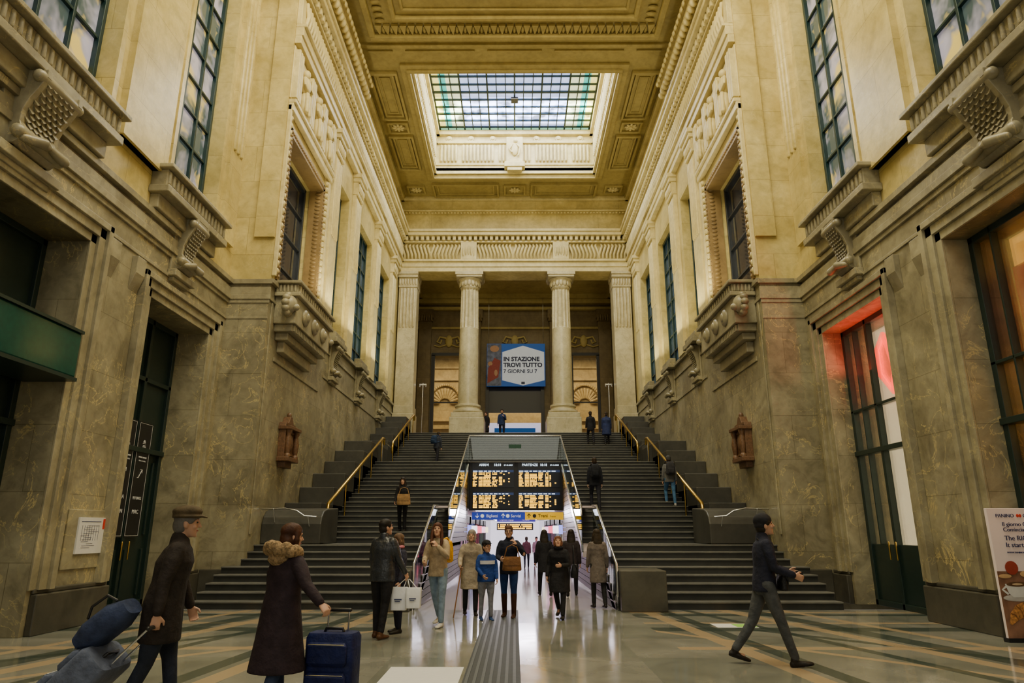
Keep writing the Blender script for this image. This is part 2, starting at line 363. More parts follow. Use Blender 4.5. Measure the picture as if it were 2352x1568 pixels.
for s in (-1, 1):
    SN = sidename[s]
    b = MB()
    def nb(y0, y1, z0, z1, x0=XN, x1=9.0): b.box(s*x0, s*x1, y0, y1, z0, z1)
    nb(-8, 7.9, 0, ZL0); nb(11.3, 13.5, 0, ZL0); nb(16.3, YS, 0, ZL0); nb(7.9, 11.3, 6.6, ZL0); nb(13.5, 16.3, 6.3, ZL0)
    nb(-8, YS, ZL0, 8.9)
    nb(-8, 7.9, 8.9, zc); nb(11.15, 13.6, 8.9, zc); nb(15.8, YS, 8.9, zc); nb(7.9, 11.15, 17.6, zc); nb(13.6, 15.8, 17.6, zc)
    b.box(s*XF, s*9.0, YS, 37.2, -.2, 8.2)
    for y0, y1, z0, z1 in ((YS, WY0, 8.2, zc), (21.0, 22.9, 8.2, zc), (24.6, 26.4, 8.2, zc), (29.0, 30.8, 8.2, zc), (33.4, 37.2, 8.2, zc),
                   (WY0, 21.0, 12.7, zc), (22.9, 24.6, 14.2, zc), (26.4, 29.0, 14.2, zc), (30.8, 33.4, 14.2, zc)):
        b.box(s*XF, s*9.0, y0, y1, z0, z1)
    b.box(s*8.9, s*9.2, -8, 37.2, -.2, zc)
    build(b, 'wall_'+SN, MW, label='tall %s stone wall, veined brown marble below and cream stone above' % SN, cat='wall', kind='structure')
    b = MB()
    for z0, z1, d in ((6.98, 7.05, .03), (7.42, 7.52, .05), (7.52, 7.66, .10), (7.66, 7.86, .07), (7.95, 8.08, .13)):
        b.box(s*(XN-d), s*XN, -8, YS, z0, z1); b.box(s*(XF-d*.5), s*XN, YS-d*.5, YS, z0, z1)
    for z0, z1, d in ((7.52, 7.6, .04), (7.98, 8.1, .1)): b.box(s*(XF-d), s*XF, YS-d*.5, 36, z0, z1)
    for y0, y1, zt in ((7.9, 11.3, 6.6), (13.5, 16.3, 6.3)):
        for k, (w0, w1, d) in enumerate(((0, .16, .04), (.16, .34, .09), (.34, .46, .15))):
            b.box(s*(XN-d), s*XN, y0-w1, y0-w0, .68, zt+w1); b.box(s*(XN-d), s*XN, y1+w0, y1+w1, .68, zt+w1); b.box(s*(XN-d), s*XN, y0-w1, y1+w1, zt+w0, zt+w1)
    for yy in (11.95, 12.85):
        b.prism([(0, 6.2), (.12, 6.55), (.12, 6.9), (0, 6.9)], lambda p, q, a: (s*(XN-p), a, q), yy-.16, yy+.16)
    build(b, 'trim_%d' % (5 if s < 0 else 6), ML, label='brown marble cornice and door surrounds of the %s lower wall' % SN, cat='cornice', kind='structure', bevel=.02)
    b = MB()
    for y0, y1 in ((-8, 7.75), (11.4, 13.4), (16.4, YS)): b.box(s*(XN-.12), s*XN, y0, y1, 0, .62); b.box(s*(XN-.06), s*XN, y0, y1, .62, .70)
    b.box(s*(XF-.1), s*(XN-.12), YS-.12, YS, 0, .7)
    build(b, 'baseboard_'+SN, MP, label='dark granite plinth along the foot of the %s wall' % SN, cat='plinth', kind='structure', bevel=.02)
    b = MB()
    b.box(s*(XN-.14), s*XN, 11.5, 13.2, 8.9, zc); b.box(s*(XN-.2), s*XN, 11.45, 13.25, 8.9, 9.2)
    b.box(s*(XN-.1), s*XN, 16.15, 16.95, 8.9, zc)
    for i in range(3): b.tube([(s*(XN-.1), 16.33+i*.22, 11.5), (s*(XN-.1), 16.33+i*.22, 19)], .06, 8)
    b.box(s*XF, s*(XF+.55), YS-.08, YS, 9.3, 19)
    for y0, y1 in ((7.9, 11.15), (13.6, 15.8)):
        for w0, w1, d in ((0, .14, .05),):
            b.box(s*(XN-d), s*XN, y0-w1, y0-w0, 9, 17.6); b.box(s*(XN-d), s*XN, y1+w0, y1+w1, 9, 17.6)
    build(b, 'trim_%d' % (7 if s < 0 else 8), MW, label='flat cream pilasters between the near %s windows' % SN, cat='pilaster', kind='structure', smooth=35)
    for i, (y0, y1, lb) in enumerate(((7.3, 11.15, 'nearest'), (12.85, 15.85, 'second'))):
        r = empty('window_ledge', (s*7.3, (y0+y1)/2, 8.1), 'fluted stone ledge under the %s tall window of the %s wall' % (lb, SN), 'ledge')
        b = MB(); b.box(s*7.22, s*XN, y0, y1, 8.42, 8.58); b.box(s*7.3, s*XN, y0+.05, y1-.05, 8.58, 8.95); b.box(s*7.16, s*XN, y0-.05, y1+.05, 8.95, 9.05); b.box(s*7.45, s*XN, y0+.1, y1-.1, 8.1, 8.42)
        build(b, 'slab', ML, r, bevel=.02)
        b = MB(); n = int((y1-y0)/.17)
        for k in range(n): y = y0+.12+k*(y1-y0-.24)/(n-1); b.tube([(s*7.3, y, 8.65), (s*7.3, y, 8.88)], .045, 8)
        build(b, 'fluting', ML, r, smooth=50)
    def console(yc, w, z1, h, xw, dep, label, m=ML):
        r = empty('wall_console', (s*xw, yc, z1-h), label, 'console', 'stone consoles along the %s wall' % SN)
        prof = [(0, 0), (.3, .0), (.5, .06), (.52, .18), (.4, .3), (.42, .45), (.55, .6), (.72, .72), (.85, .82), (.95, .9), (.95, 1), (0, 1)]
        b = MB(); b.prism(prof, lambda p, q, a: (s*(xw-p*dep), a, z1-h+q*h), yc-w/2, yc+w/2)
        for e in (-1, 1):
            b.prism([(p*1.06, q) for p, q in prof], lambda p, q, a: (s*(xw-p*dep), a, z1-h+q*h), yc+e*w*.5-e*w*.09, yc+e*w*.54)
        build(b, 'bracket', m, r, bevel=.012)
        b = MB(); b.box(s*(xw-.06), s*xw, yc-w*.8, yc+w*.8, z1-h*1.05, z1); b.box(s*(xw-.2), s*xw, yc-w*.85, yc+w*.85, z1-h*1.18, z1-h*1.05); b.box(s*(xw-.12), s*xw, yc-w*.7, yc+w*.7, z1-h*1.26, z1-h*1.18); build(b, 'back_plate', m, r, bevel=.015)
        b = MB(); b.tube([(s*(xw-dep*.5), yc-w*.58, z1-h*.86), (s*(xw-dep*.5), yc+w*.58, z1-h*.86)], h*.085, 16); build(b, 'scroll', m, r, smooth=50)
        b = MB(); b.tube([(s*(xw-dep*.62), yc-w*.5, z1-h*.93), (s*(xw-dep*.9), yc-w*.2, z1-h*.90), (s*(xw-dep*.7), yc+w*.1, z1-h*.84), (s*(xw-dep*.9), yc+w*.4, z1-h*.93)], [h*.05, h*.07, h*.05, h*.07], 12); build(b, 'leaf', m, r, smooth=50)
        b = MB(); b.tube([(s*(xw-dep*.8), yc-w*.57, z1-h*.1), (s*(xw-dep*.8), yc+w*.57, z1-h*.1)], h*.08, 16); build(b, 'scroll', m, r, smooth=50)
        b = MB()
        for row in range(11):
            q = .24+row*.06; dp = [.44, .42, .42, .44, .48, .53, .59, .66, .73, .80, .87][row]
            for k in range(5):
                y = yc-w*.33+k*w*.165+(w*.04 if row % 2 else -w*.04)
                x_ = xw-dp*dep
                b.add([(s*(x_+.01), y-w*.085, z1-h+(q+.06)*h), (s*(x_+.01), y+w*.085, z1-h+(q+.06)*h), (s*(x_-.03), y+w*.075, z1-h+(q-.0)*h), (s*(x_-.04), y, z1-h+(q-.035)*h), (s*(x_-.03), y-w*.075, z1-h+(q-.0)*h), (s*(x_+.02), y, z1-h+(q-.02)*h)],
                      [(0, 1, 2, 3, 4), (4, 3, 5), (3, 2, 5), (2, 1, 5), (1, 0, 5), (0, 4, 5)])
        build(b, 'scale_ornament', m, r)
    console(9.4, .8, 8.42, 1.25, XN, .5, 'big scaled stone console under the nearest tall window, %s wall' % SN)
    console(14.5, .55, 8.42, 1.2, XN, .45, 'scaled stone console under the second tall window, %s wall' % SN)
    for yc, lb in ((23.7, 'nearest small'), (27.7, 'middle small'), (32.1, 'farthest small')):
        console(yc, .5, 7.95, 1.1, XF, .32, 'the %s console along the stairs, %s wall' % (lb, SN), m=ML)
        b = MB(); b.box(s*(XF-.34), s*XF, yc-.75, yc+.75, 7.96, 8.14); b.box(s*(XF-.26), s*XF, yc-.7, yc+.7, 8.14, 8.35)
        build(b, 'window_ledge', ML, label='plain stone ledge above the %s console, %s wall' % (lb, SN), cat='ledge', bevel=.02)
    r = empty('stone_balcony', (s*XF, 19.4, 6.3), 'carved stone window balcony with lion heads on the %s wall' % SN, 'balcony')
    b = MB(); b.box(s*5.95, s*XF, 17.65, 21.05, 7.0, 7.75); b.box(s*5.85, s*XF, 17.55, 21.15, 7.75, 7.87); b.box(s*5.92, s*XF, 17.6, 21.1, 7.87, 8.1); b.box(s*5.82, s*XF, 17.5, 21.2, 8.1, 8.19)
    b.box(s*6.05, s*XF, 17.75, 20.95, 6.8, 7.0); b.box(s*6.2, s*XF, 17.9, 20.8, 6.6, 6.8); b.box(s*6.35, s*XF, 18.1, 20.6, 6.3, 6.6)
    build(b, 'body', ML, r, bevel=.02)
    b = MB()
    for k in range(17): b.tube([(s*5.92, 17.75+k*.2, 7.9), (s*5.92, 17.75+k*.2, 8.06)], .05, 8)
    for k in range(6): b.tube([(s*(6.0+k*.1), 17.6, 7.9), (s*(6.0+k*.1), 17.6, 8.06)], .04, 8)
    for k in range(22): b.box(s*6.0, s*6.1, 17.8+k*.145, 17.88+k*.145, 6.82, 6.98)
    build(b, 'fluting', ML, r, smooth=50)
    for k in range(3):
        b = MB(); b.ell((s*5.93, 18.45+k*.9, 7.38), (.09, .26, .24)); b.ell((s*5.87, 18.45+k*.9, 7.38), (.07, .12, .14)); build(b, 'boss', ML, r, smooth=60)
    for yy in (17.55, 21.15):
        b = MB(); lion(b, (s*6.1, yy, 7.5), 1.25, s); build(b, 'lion_head', ML, r, smooth=60)
    r = empty('ornate_window_frame', (s*XF, 19.45, 8.2), 'tall carved window surround with bead strips on the %s wall' % SN, 'window frame')
    b = MB(); b.box(s*(XF-.12), s*XF, 17.2, 17.28, 8.2, 13.5); b.box(s*(XF-.12), s*XF, 21.4, 21.6, 8.2, 13.5); b.box(s*(XF-.16), s*XF, 17.2, 21.6, 13.3, 13.55); b.box(s*(XF-.22), s*XF, 17.2, 21.65, 13.55, 13.68)
    build(b, 'outer_frame', MCD, r, bevel=.02)
    for yy in (17.38, 21.27):
        b = MB(); b.box(s*(XF-.03), s*XF, yy-.1, yy+.1, 8.3, 13.3)
        for k in range(22): b.ell((s*(XF-.05), yy, 8.4+k*.225), (.08, .08, .1), 8, 5)
        build(b, 'bead_strip', MCD, r, smooth=60)
    b = MB(); b.box(s*(XF-.06), s*(XF+.4), 17.48, WY0+.02, 8.2, 12.95); b.box(s*(XF-.06), s*(XF+.4), 20.95, 21.15, 8.2, 12.95); b.box(s*(XF-.06), s*(XF+.4), 17.48, 21.15, 12.68, 12.95)
    for k in range(34): b.ell((s*(XF-.07), 21.05, 8.3+k*.137), (.03, .05, .05), 8, 4); b.ell((s*(XF+.1), 20.94, 8.3+k*.137), (.1, .03, .045), 8, 4); b.ell((s*(XF-.07), 17.56, 8.3+k*.137), (.03, .05, .05), 8, 4)
    for k in range(25): b.ell((s*(XF-.07), 17.6+k*.14, 12.82), (.03, .05, .05), 8, 4)
    build(b, 'carved_inner_frame', MORN, r, smooth=40)
    grid_window(s, WY0, 20.95, 8.2, 12.7, 7.15, 2, 4, MWGD, 'dark window inside the carved surround, %s wall' % SN, MNAVY)
    r = empty('figure_relief', (s*XF, 19.4, 13.7), 'relief of draped figures between fluted blocks high on the %s wall' % SN, 'relief')
    b = MB(); b.box(s*(XF-.05), s*XF, 17.2, 21.6, 13.72, 15.5)
    for yy in (17.45, 18.8, 20.15, 21.35):
        for k in (-1, 0, 1): b.box(s*(XF-.2), s*XF, yy+k*.15-.05, yy+k*.15+.05, 13.75, 15.4)
    build(b, 'fluted_blocks', MCD, r, bevel=.015)
    for k, yy in enumerate((18.12, 19.48, 20.75)):
        b = MB()
        x = s*(XF-.14); b.ell((x, yy, 15.15), (.12, .12, .15)); b.ell((x, yy, 14.72), (.15, .2, .32)); b.ell((x, yy+.03, 14.15), (.16, .19, .42))
        b.tube([(x-s*.02, yy-.18, 14.9), (x-s*.08, yy-.28, 14.6), (x-s*.1, yy-.1, 14.5)], .06, 8); b.tube([(x-s*.02, yy+.18, 14.9), (x-s*.08, yy+.3, 14.7), (x-s*.1, yy+.3, 15.1)], .06, 8)
        b.tube([(x-s*.1, yy-.08, 14.4), (x-s*.12, yy-.1, 13.8)], .07, 8); b.tube([(x-s*.1, yy+.1, 14.4), (x-s*.12, yy+.14, 13.8)], .07, 8)
        build(b, 'figure', MCD, r, smooth=60)
    grid_window(s, 7.9, 11.15, 9.0, 17.6, 8.05, 4, 10, MWG, 'nearest tall gridded window, upper %s wall' % SN)
    grid_window(s, 13.6, 15.8, 9.0, 17.6, 8.05, 3, 10, MWG, 'second tall gridded window, upper %s wall' % SN)
    grid_window(s, 22.9, 24.6, 8.2, 14.2, 6.95, 2, 8, MWGD, 'narrow shadowed window just past the carved surround, %s wall' % SN)
    grid_window(s, 26.4, 29.0, 8.2, 14.2, 6.85, 3, 8, MWGM, 'gridded window over the upper stair flight, %s wall' % SN)
    grid_window(s, 30.8, 33.4, 8.2, 14.2, 6.9, 3, 8, MWGM, 'farthest gridded window near the columns, %s wall' % SN)
    for yc, lb in ((22.25, 'nearest'), (25.5, 'second'), (29.9, 'third'), (34.1, 'farthest')):
        r = empty('fluted_pilaster', (s*XF, yc, 8.1), 'fluted cream pilaster, %s of four on the %s wall' % (lb, SN), 'pilaster', 'pilasters of the %s wall' % SN)
        b = MB(); b.box(s*(XF-.14), s*XF, yc-.45, yc+.45, 8.1, 14.7); build(b, 'shaft', MCD, r)
        b = MB()
        for k in range(5): b.tube([(s*(XF-.14), yc-.32+k*.16, 11.6), (s*(XF-.14), yc-.32+k*.16, 14.5)], .055, 8)
        build(b, 'fluting', MCD, r, smooth=50)
        b = MB(); b.box(s*(XF-.22), s*XF, yc-.48, yc+.48, 14.7, 14.82); b.box(s*(XF-.2), s*XF, yc-.46, yc+.46, 14.82, 15.25); b.box(s*(XF-.3), s*XF, yc-.52, yc+.52, 15.25, 15.42); b.box(s*(XF-.36), s*XF, yc-.58, yc+.58, 15.42, 15.58)
        for k in range(6): b.ell((s*(XF-.22), yc-.38+k*.152, 15.03), (.06, .07, .2), 8, 5)
        build(b, 'capital', MCD, r, bevel=.01)
    b = MB()
    for z0, z1, d in ((15.58, 15.85, .2), (15.85, 16.15, .25), (16.15, 16.25, .34), (16.25, 17.3, .16), (17.3, 17.4, .3), (17.65, 17.85, .55), (17.85, 18.0, .62), (18.0, 18.15, .2), (19.1, 19.2, .12), (19.2, 19.28, .2), (19.95, 20.2, .18)):
        b.box(s*(XF-d), s*XF, YS, 36, z0, z1)
    for z0, z1, d in ((18.3, 18.6, .2), (18.6, 18.9, .35), (18.9, 19.35, .5), (19.35, 19.6, .62)): b.box(s*(XF-d), s*XF, YS, 24.6, z0, z1)
    n = int((36-YS)/.3)
    for k in range(n): b.box(s*(XF-.42), s*XF, YS+k*.3, YS+k*.3+.17, 17.4, 17.65)
    build(b, 'trim_%d' % (9 if s < 0 else 10), MCD, label='stepped cream entablature along the top of the %s wall' % SN, cat='entablature', kind='structure', bevel=.015)
    b = MB(); y = YS+.3
    while y < 35.8:
        b.tube([(s*(XF-.17), y, 16.35), (s*(XF-.24), y+.03, 16.75), (s*(XF-.19), y, 17.2)], .06, 7); y += .2
    y = YS+.2
    while y < 24.5: b.ell((s*(XF-.52), y, 18.75), (.14, .11, .16), 8, 5); b.ell((s*(XF-.64), y+.1, 19.35), (.07, .12, .1), 8, 4); y += .3
    build(b, 'trim_%d' % (11 if s < 0 else 12), MCD, label='carved frieze and leaf ornament high on the %s wall' % SN, cat='frieze', kind='structure', smooth=50)
    b = MB(); b.box(s*(XF-.04), s*XF, 17.9, 22.2, 6.0, 6.12); b.box(s*(XF-.03), s*XF, 17.4, 17.5, 1.5, 7.5); b.box(s*(XF-.03), s*XF, 22.7, 35, 6.6, 6.7)
    build(b, 'trim_%d' % (13 if s < 0 else 14), ML, label='thin moulding over the stair side of the %s wall' % SN, cat='moulding', kind='structure', bevel=.01)
    yc, zq = 19.3, 3.35
    r = empty('carved_wooden_bracket', (s*XF, yc, zq), 'dark carved wooden wall cabinet with turned columns, %s wall' % SN, 'wall cabinet')
    b = MB(); b.box(s*(XF-.2), s*XF, yc-.42, yc+.42, zq+.1, zq+1.1); b.box(s*(XF-.34), s*XF, yc-.45, yc+.45, zq+.08, zq+.2); b.box(s*(XF-.36), s*XF, yc-.48, yc+.48, zq+.95, zq+1.05); b.box(s*(XF-.2), s*XF, yc-.3, yc+.3, zq-.08, zq+.1)
    build(b, 'case', MWOOD, r, bevel=.015)
    b = MB(); b.ell((s*(XF-.2), yc, zq+.6), (.08, .16, .25)); b.box(s*(XF-.23), s*(XF-.18), yc-.22, yc+.22, zq+.26, zq+.32); b.box(s*(XF-.23), s*(XF-.18), yc-.22, yc+.22, zq+.86, zq+.92); build(b, 'carved_panel', MWOOD, r, smooth=40)
    b = MB(); b.prism([(-.45, 0), (.45, 0), (.42, .1), (.2, .12), (.08, .3), (-.08, .3), (-.2, .12), (-.42, .1)], lambda p, q, a: (s*(XF-a), yc+p, zq+1.05+q), 0, .2); b.ell((s*(XF-.12), yc, zq+1.38), (.07, .07, .1)); build(b, 'pediment', MWOOD, r, bevel=.01)
    for d in (-.34, .34):
        b = MB(); b.lathe([(.09, .2), (.09, .26), (.06, .3), (.085, .45), (.095, .6), (.07, .75), (.06, .82), (.09, .88), (.09, .95)], (s*(XF-.26), yc+d, zq), 14); build(b, 'turned_column', MWOOD, r, smooth=40)
# ------------------------------------------------------------------ lower doors
def doorset(s, y0, y1, zt, x, name, label, leafm, glassm, kind):
    r = empty(name, (s*x, (y0+y1)/2, 0), label, 'door', kind='structure')
    b = MB()
    F = lambda a0, a1, c0, c1, d0=-.08, d1=.06: b.box(s*(x+d0), s*(x+d1), a0, a1, c0, c1)
    F(y0, y0+.14, 0, zt); F(y1-.12, y1, 0, zt); F(y0, y1, zt-.12, zt); ym = (y0+y1)/2+.25; F(ym-.05, ym+.05, 0, zt); F(y0, y1, 3.27, 3.38, -.12); F(y0, y1, 0, .12)
    if kind == 'glass':
        F(y0, y1, 4.28, 4.34)
        for q in (y1-.55,): F(q-.02, q+.02, 1.3, zt)
    else:
        for z in (4.9,): F(y0, y1, z-.05, z+.05)
        for a0, a1 in ((y0+.14, ym-.07), (ym+.07, y1-.14)):
            for c0, c1 in ((.12, 1.3), (1.4, 3.2)):
                b.box(s*(x-.05), s*x, a0+.1, a0+.15, c0+.1, c1-.1); b.box(s*(x-.05), s*x, a1-.15, a1-.1, c0+.1, c1-.1)
    build(b, 'frame', leafm, r, bevel=.01)
    b = MB(); b.box(s*(x+.0), s*(x+.03), y0, y1, 1.3 if kind == 'glass' else 0, zt); build(b, 'glass' if kind == 'glass' else 'panel', glassm, r)
    if kind == 'glass':
        b = MB(); b.box(s*(x-.03), s*(x+.05), y0, y1, .1, 1.3); build(b, 'kick_panel', leafm, r, bevel=.01)
    else:
        b = MB()
        for k in range(-14, 30):
            for sg in (-1, 1):
                a = y0+.15; c = y1-.15; z = 3.5+k*.22
                za, zb = z, z+sg*(c-a)*1.3
                if min(za, zb) < 3.4 or max(za, zb) > zt-.1: continue
                b.tube([(s*(x-.02), a, za), (s*(x-.02), c, zb)], .012, 5, cap=False)
        build(b, 'lattice', plain('lattice_bronze', (.06, .075, .055), .4) if 'lattice_bronze' not in bpy.data.materials else bpy.data.materials['lattice_bronze'], r)
    for q in (-.14, .14):
        b = MB(); b.tube([(s*(x-.14), ym+q, 1.0), (s*(x-.14), ym+q, 1.35)], .018, 8); build(b, 'handle', MBR, r, smooth=50)
    return r
doorset(-1, 7.9, 11.3, 6.6, 8.45, 'door_1', 'dark green latticed doorway behind the green sign box at far left', MGD, MGD, 'solid')
doorset(-1, 13.5, 16.3, 6.3, 8.45, 'door_2', 'tall dark green double door with black posters left of the stairs', MGD, MGD, 'solid')
doorset(1, 13.5, 16.3, 6.3, 8.15, 'door_3', 'green framed shop door glowing cream right of the stairs', MGD, MSHOP, 'glass')
doorset(1, 7.9, 11.3, 6.6, 8.15, 'door_4', 'large green framed shopfront at the far right', MGD, MSHOP, 'glass')
b = MB(); b.box(8.82, 8.88, 13.4, 16.4, 0, 6.3); build(b, 'wall_shop_one', MWARM, label='cream glowing wall inside the shop door right of the stairs', cat='wall', kind='structure')  # shop lighting put into the wall as its own glow
b = MB(); b.box(8.82, 8.88, 7.8, 11.4, 0, 6.6); build(b, 'wall_shop_two', MWARM2, label='orange glowing wall inside the far right shopfront', cat='wall', kind='structure')  # interior light is emission of the wall, no lamp inside
r = empty('red_neon_sign', (8.6, 15.3, 4.4), 'glowing red angular neon sign inside the cream shop door', 'neon sign')
b = MB()
b.tube([(8.55, 15.3, 6.0), (8.55, 15.65, 5.7), (8.55, 15.65, 5.1), (8.55, 15.2, 4.6), (8.55, 15.05, 5.2), (8.55, 15.3, 6.0)], .05, 8); build(b, 'tube', MREDN, r)
b = MB(); b.prism([(15.3, 6.0), (15.65, 5.7), (15.65, 5.1), (15.2, 4.6), (15.05, 5.2)], lambda p, q, a: (a, p, q), 8.6, 8.64); build(b, 'backing', emis('red_glow_panel', (.95, .20, .08), 1.8), r)
r = empty('hanging_picture', (8.7, 10.7, 4.2), 'red portrait picture hanging in the far right shopfront', 'picture')
b = MB(); b.box(8.66, 8.7, 10.0, 11.15, 4.4, 6.0); build(b, 'panel', emis('red_poster', (.55, .04, .03), .8), r)
b = MB(); b.ell((8.66, 10.75, 5.35), (.01, .28, .36)); build(b, 'face_print', emis('rose_print', (.8, .30, .22), .7), r)
b = MB(); b.ell((8.66, 10.75, 4.75), (.01, .4, .26)); build(b, 'shoulder_print', emis('dark_rose_print', (.35, .02, .03), .5), r)
r = empty('shop_shelving', (8.7, 10.4, 1.4), 'shelves of jars and boxes inside the far right shopfront', 'shelving')
b = MB()
for z in (1.4, 1.95, 2.5, 3.05): b.box(8.55, 8.8, 8.9, 11.1, z, z+.04)
build(b, 'shelf_boards', MWOOD, r)
b = MB()
for z in (1.44, 1.99, 2.54):
    y = 8.95
    while y < 11.0:
        w = random.uniform(.07, .13); b.box(8.6, 8.75, y, y+w, z, z+random.uniform(.15, .36)); y += w+.04
g = build(b, 'shop_goods', plain('shop_goods', (.55, .25, .08), .5, 0, .8, 9, emit=.35), label='jars and boxes crowding the shelves of the far right shopfront', cat='goods', kind='stuff')
r = empty('sign_box', (-7.9, 9.65, 4.05), 'glossy dark green sign box across the far left doorway', 'sign')
b = MB(); b.box(-8.3, -7.45, 8.0, 11.28, 4.08, 4.85); build(b, 'case', plain('green_gloss', (.006, .06, .045), .12), r, bevel=.03)
b = MB(); b.box(-8.32, -7.42, 7.98, 11.29, 4.02, 4.08); b.box(-8.32, -7.42, 7.98, 11.29, 4.85, 4.9); build(b, 'edge_trim', MGD, r)
for y0, y1, lb, lines in ((14.5, 15.03, 'black shop directory poster on the green door, nearer to the camera', (('ORA', 2.25, .12), ('CON', 1.95, .12))),
                   (15.13, 15.7, 'black shop directory poster on the green door, nearer to the stairs', (('RITUALS', 2.25, .09), ('MAC', 1.95, .12)))):
    r = empty('directory_poster', (-8.3, (y0+y1)/2, 1.45), lb, 'poster')
    b = MB(); b.box(-8.40, -8.36, y0, y1, 1.45, 3.95); build(b, 'sheet', MBLK, r)
    b = MB(); X = -8.355
    for a0, a1, c0, c1 in ((y0+.02, y0+.026, 1.48, 3.92), (y1-.026, y1-.02, 1.48, 3.92), (y0+.02, y1-.02, 1.48, 1.486), (y0+.02, y1-.02, 3.914, 3.92)): b.box(X-.005, X, a0, a1, c0, c1)
    yc = (y0+y1)/2; b.tube([(X, yc-.06, 2.72), (X, yc+.06, 2.9)], .008, 6); b.tube([(X, yc+.0, 2.9), (X, yc+.07, 2.9), (X, yc+.07, 2.83)], .007, 6); b.tube([(X, yc-.1, 2.72), (X, yc-.06, 2.72)], .007, 6)
    for k in range(5): b.tube([(X, yc-.04+k*.02, 3.5), (X, yc-.04+k*.02, 3.5+.06*math.sin(math.pi*(k+.8)/5.6))], .005, 5)
    b.box(X-.005, X, yc-.06, yc+.06, 3.475, 3.485)
    build(b, 'print', MTXTD, r)
    for t, z, sz in lines: text(t, sz, (-8.35, yc, z), R(90), MTXTD, r)
    text('PIANO BINARI', .05, (-8.35, yc, 3.15), R(90), MTXTD, r); text('Platform level (+1)', .036, (-8.35, yc, 3.08), R(90), MTXTD, r); text('MILANO\nCENTRALE', .028, (-8.35, yc, 3.42), R(90), MTXTD, r)
r = empty('evacuation_notice', (-7.62, 12.72, 1.2), 'white evacuation plan notice on the marble pier at left', 'notice')
b = MB(); b.box(-7.62, -7.59, 12.28, 13.18, 1.2, 1.82); build(b, 'sheet', MWHITE, r)
b = MB()
for k in range(12): yy = 12.36+random.random()*.2; b.box(-7.59, -7.587, yy, yy+.15+random.random()*.25, 1.3+k*.034, 1.304+k*.034)
for k in range(8): yy = 12.38+k*.07; b.box(-7.59, -7.587, yy, yy+.005, 1.42, 1.68)
b.box(-7.59, -7.587, 12.34, 12.92, 1.74, 1.752); build(b, 'plan_lines', MTXTN, r)
b = MB(); b.box(-7.59, -7.586, 12.98, 13.15, 1.62, 1.8); build(b, 'red_panel', MREDP, r)
b = MB(); b.box(-7.65, -7.62, 12.0, 13.3, .95, 1.95); build(b, 'stone_tablet', ML, label='marble tablet behind the white notice on the left pier', cat='tablet', bevel=.01)
# totem advert
r = empty('advert_totem', (7.85, 10.95, 0), 'standing cafe advert with coffee and croissant at the right edge', 'advert')
b = MB(); b.box(7.3, 8.32, 10.93, 10.99, .02, 1.93); build(b, 'panel', plain('advert_pink', (.72, .60, .54), .4, 0, .05, 2, emit=.1), r, bevel=.01)
b = MB(); b.box(7.3, 8.32, 10.925, 10.93, .02, 1.0); build(b, 'food_print', plain('advert_table', (.26, .13, .08), .4, 0, .4, 5), r)
b = MB(); b.box(7.28, 8.34, 10.9, 11.02, 0, .06); build(b, 'foot', MBLK, r)
def flat(b, y): b.v = [(p[0], y+(p[1]-y)*.03, p[2]) for p in b.v]; return b
MPAS = plain('pastry', (.50, .22, .06), .6, 0, .6, 25); MPAS2 = plain('pastry_dark', (.24, .09, .025), .6, 0, .5, 25)
cro = [(7.38, .27, .03), (7.44, .36, .07), (7.53, .43, .10), (7.64, .46, .115), (7.75, .42, .10), (7.84, .34, .07), (7.89, .25, .03)]
b = MB(); b.tube([(x, 10.92, z) for x, z, q in cro], [q for x, z, q in cro], 12); cr = build(flat(b, 10.922), 'croissant_print', MPAS, r, smooth=60)
b = MB()
for i in range(1, 6):
    x, z, q = cro[i]; dx, dz = cro[i+1][0]-cro[i-1][0], cro[i+1][1]-cro[i-1][1]; l = math.hypot(dx, dz); nx, nz = -dz/l, dx/l
    b.tube([(x-nx*q*.9, 10.915, z-nz*q*.9), (x+dx*.12, 10.915, z+dz*.12), (x+nx*q*.9, 10.915, z+nz*q*.9)], .009, 6)
build(flat(b, 10.915), 'crust_lines', MPAS2, r)
b = MB(); b.ell((7.56, 10.92, .62), (.24, .1, .05)); build(flat(b, 10.921), 'saucer_print', plain('saucer', (.5, .48, .46), .5), r, smooth=50)
b = MB(); b.lathe([(.08, .0), (.14, .05), (.18, .18), (.18, .19)], (7.56, 10.92, .63), 24); b.tube([(7.39, 10.92, .78), (7.33, 10.92, .74), (7.4, 10.92, .68)], .016, 8); build(flat(b, 10.918), 'coffee_cup_print', MWHITE, r, smooth=50)
b = MB(); b.ell((7.56, 10.9, .815), (.165, .08, .035)); build(flat(b, 10.912), 'coffee_print', MWOOD, r)
b = MB(); b.ell((7.56, 10.9, .815), (.08, .08, .015)); build(flat(b, 10.908), 'foam_print', plain('foam', (.6, .42, .25), .5), r)
b = MB(); b.ell((7.52, 10.9, 1.05), (.1, .05, .1)); build(flat(b, 10.912), 'jam_pot_print', plain('jam', (.35, .05, .03), .5), r, smooth=60)
MBIS = plain('biscuit', (.6, .38, .18), .5)
for c_, r_ in (((7.75, 10.9, .96), (.12, .05, .05)), ((7.4, 10.9, .93), (.1, .05, .03))): b = MB(); b.ell(c_, r_); build(flat(b, 10.915), 'biscuit_print', MBIS, r, smooth=60)
text('PANINO', .075, (7.42, 10.915, 1.79), 0, MTXTN, r, 'LEFT'); text('GIUSTO', .075, (7.84, 10.915, 1.79), 0, MTXTN, r, 'LEFT')
b = MB(); b.ell((7.76, 10.915, 1.815), (.022, .004, .026)); b.ell((7.80, 10.915, 1.815), (.022, .004, .026)); build(b, 'logo_mark', MREDP, r)
